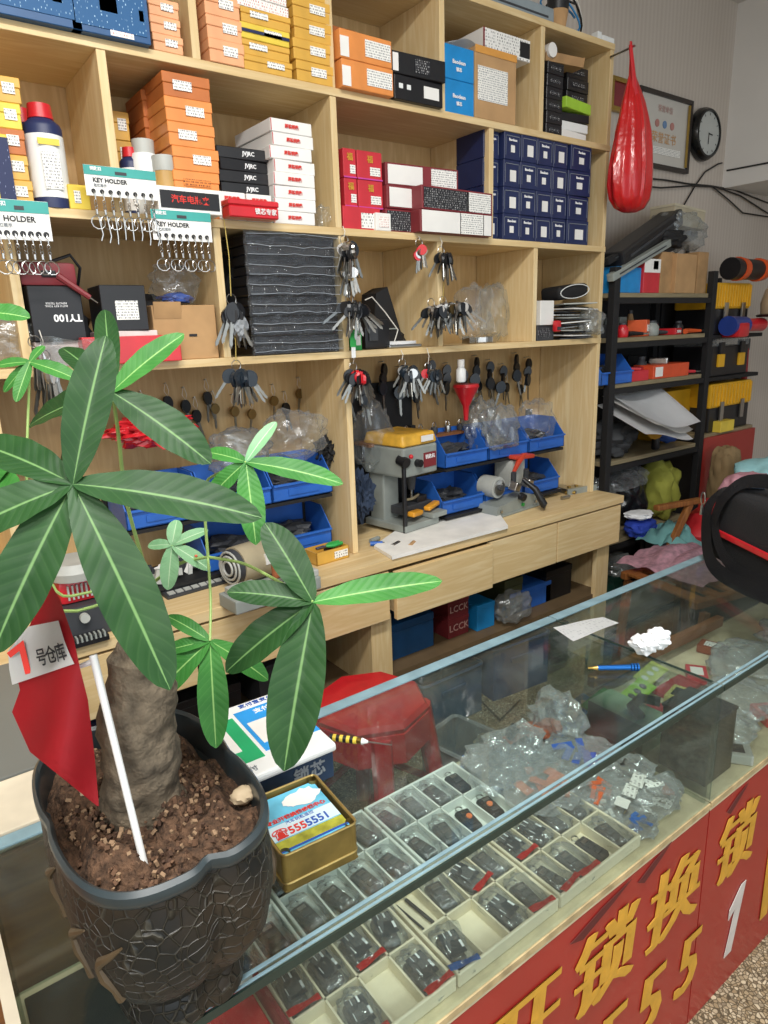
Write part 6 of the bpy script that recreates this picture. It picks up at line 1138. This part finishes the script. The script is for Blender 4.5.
# ================================================================== STOOL, BINS ON THE FLOOR
sx_,sy_=.93,-.33; r=thing('plastic_stool','red plastic stool standing between counter and workbench','stool',(sx_,sy_,0),R(20)); RS=mm('red_stool_plastic','c01c26',.4)
b=B(); b.lathe([(.13,.43),(.155,.44),(.16,.455),(.15,.468),(.1,.472),(.001,.472)],seg=8,rot=(0,0,PI/8)); b.build('seat',RS,r); b=B(); b.lathe([(.165,.36),(.16,.44),(.152,.44),(.157,.36)],seg=8,rot=(0,0,PI/8)); b.build('apron',RS,r)
for k in range(4):
    a=PI/4+k*PI/2; c_,s_=math.cos(a),math.sin(a); B().tube([V((c_*.205,s_*.205,0)),V((c_*.19,s_*.19,.15)),V((c_*.14,s_*.14,.43))],[.022,.024,.03],8).build('leg',RS,r,True)
for k in range(4):
    a=PI/4+k*PI/2; a2=a+PI/2; B().tube([V((math.cos(a)*.18,math.sin(a)*.18,.18)),V((math.cos(a2)*.18,math.sin(a2)*.18,.18))],.01,6).build('crossbar',RS,r,True)
def binbox(kind,lab,x,y,w,d,h,mat,rim=None,rz=0,z=0):
    r=thing(kind,lab,'bin',(x,y,z),rz); b=B().box((0,0,.003),(w*.9,d*.9,.006))
    for s in (-1,1): b.box((s*w*.475,0,h/2),(.005,d*.95,h)); b.box((0,s*d*.475,h/2),(w*.95,.005,h))
    b.build('body',mat,r); B().tube(rr(w,d,h,.02),.007,6,True).build('rim',rim or mat,r,True); B().box((0,-d/2+.002,h*.7),(w*.4,.01,.02),bev=.003).build('handle',rim or mat,r); return r
binbox('waste_bin','grey waste bin on the terrazzo floor right of the red stool',1.20,-.40,.17,.17,.27,mm('grey_bin_plastic','80868a',.5),rz=.2)
binbox('storage_crate','dark blue crate on the floor beneath the workbench shelf',1.52,.10,.3,.24,.2,mm('slate_blue_plastic','36506e',.45)); binbox('storage_crate','blue crate with white label on the floor, further right',1.9,.10,.3,.24,.22,mm('deep_blue_plastic','26406e',.45),rz=-.1)
binbox('storage_crate','dark crate on the floor beside the chair legs',2.14,.10,.12,.2,.2,BLACK)
for i,(x,w_,h_,m_,l,zz) in enumerate(((1.34,.2,.13,DBLU,'dark blue box on the lower shelf of the workbench',.339),(1.56,.1,.075,DRED,'dark red box with white letters, lower one under the drawers',.339),(1.56,.1,.07,DRED,'dark red box with white letters, upper one under the drawers',.4145),(1.68,.09,.1,BLU,'blue and white small box beside the dark red boxes',.339),(1.95,.24,.09,BINB,'blue flat box at the right on the lower shelf',.339),(2.12,.16,.13,BLACK,'black box at the right end of the lower shelf',.339),(1.85,.1,.15,mm('dark_olive_card','4a4c30',.6),'dark olive box behind the clear bag',.339),(.3,.25,.15,NAVY,'navy box under the left part of the workbench',.339),(.6,.2,.12,BLACK,'black box under the left part of the workbench',.339),(.85,.18,.14,DGREY,'dark grey box near the middle leg',.339))):
    carton('storage_box',l,x,.0-.02*(i==3),zz+.0005,w_,.16,h_,m_,txt=[('LCCK',.5,mm('pale_pink_ink','d8b0a8',.6),0,.5)] if l.startswith('dark red') else None,lid=.2)
bag('clear_bag','dark clear bag hanging over the edge of the lower shelf',(1.8,-.04,.34),(.16,.1,.12),130,BAGD)
b=B(); b.tube([P(448,665,Z=.02),P(470,690,Z=.05),P(500,720,Z=.01),P(520,700,Z=.01)],.004,6); tag(b.build('floor_cable',CABLE,smooth=True),'black cable lying on the terrazzo floor','cable')
# ================================================================== LIGHT
def area(name,loc,rot,sx,sy,e,col=(1,1,1)):
    l=bpy.data.lights.new(name,'AREA'); l.shape='RECTANGLE'; l.size=sx; l.size_y=sy; l.energy=e; l.color=col; o=bpy.data.objects.new(name,l); C.objects.link(o); o.location=loc; o.rotation_euler=rot
area('ceiling_lamp',(.3,-1.5,2.86),(0,0,0),1.4,.3,50,(1,.98,.94)); area('ceiling_lamp',(-1.2,-2.6,2.86),(0,0,0),1.2,.3,46,(1,.98,.95)); area('shopfront_daylight',(.2,-4.1,1.6),(R(90),0,0),4,2.2,34,(.92,.97,1))
w=bpy.data.worlds.new('World'); bpy.context.scene.world=w; w.use_nodes=True; w.node_tree.nodes['Background'].inputs[0].default_value=(.8,.9,1,1); w.node_tree.nodes['Background'].inputs[1].default_value=.5
# ================================================================== CAMERA
cd=bpy.data.cameras.new('camera'); cam=bpy.data.objects.new('camera',cd); C.objects.link(cam); bpy.context.scene.camera=cam
cd.sensor_fit='VERTICAL'; cd.sensor_height=24; cd.lens=F*24/1024; cd.clip_start=.02
m=Matrix((RT,UP,-FW)).transposed().to_4x4(); m.translation=CAM; cam.matrix_world=m
vs=bpy.context.scene.view_settings; vs.view_transform='Standard'; vs.look='None'; vs.gamma=1; vs.exposure=.37; vs.use_curve_mapping=False
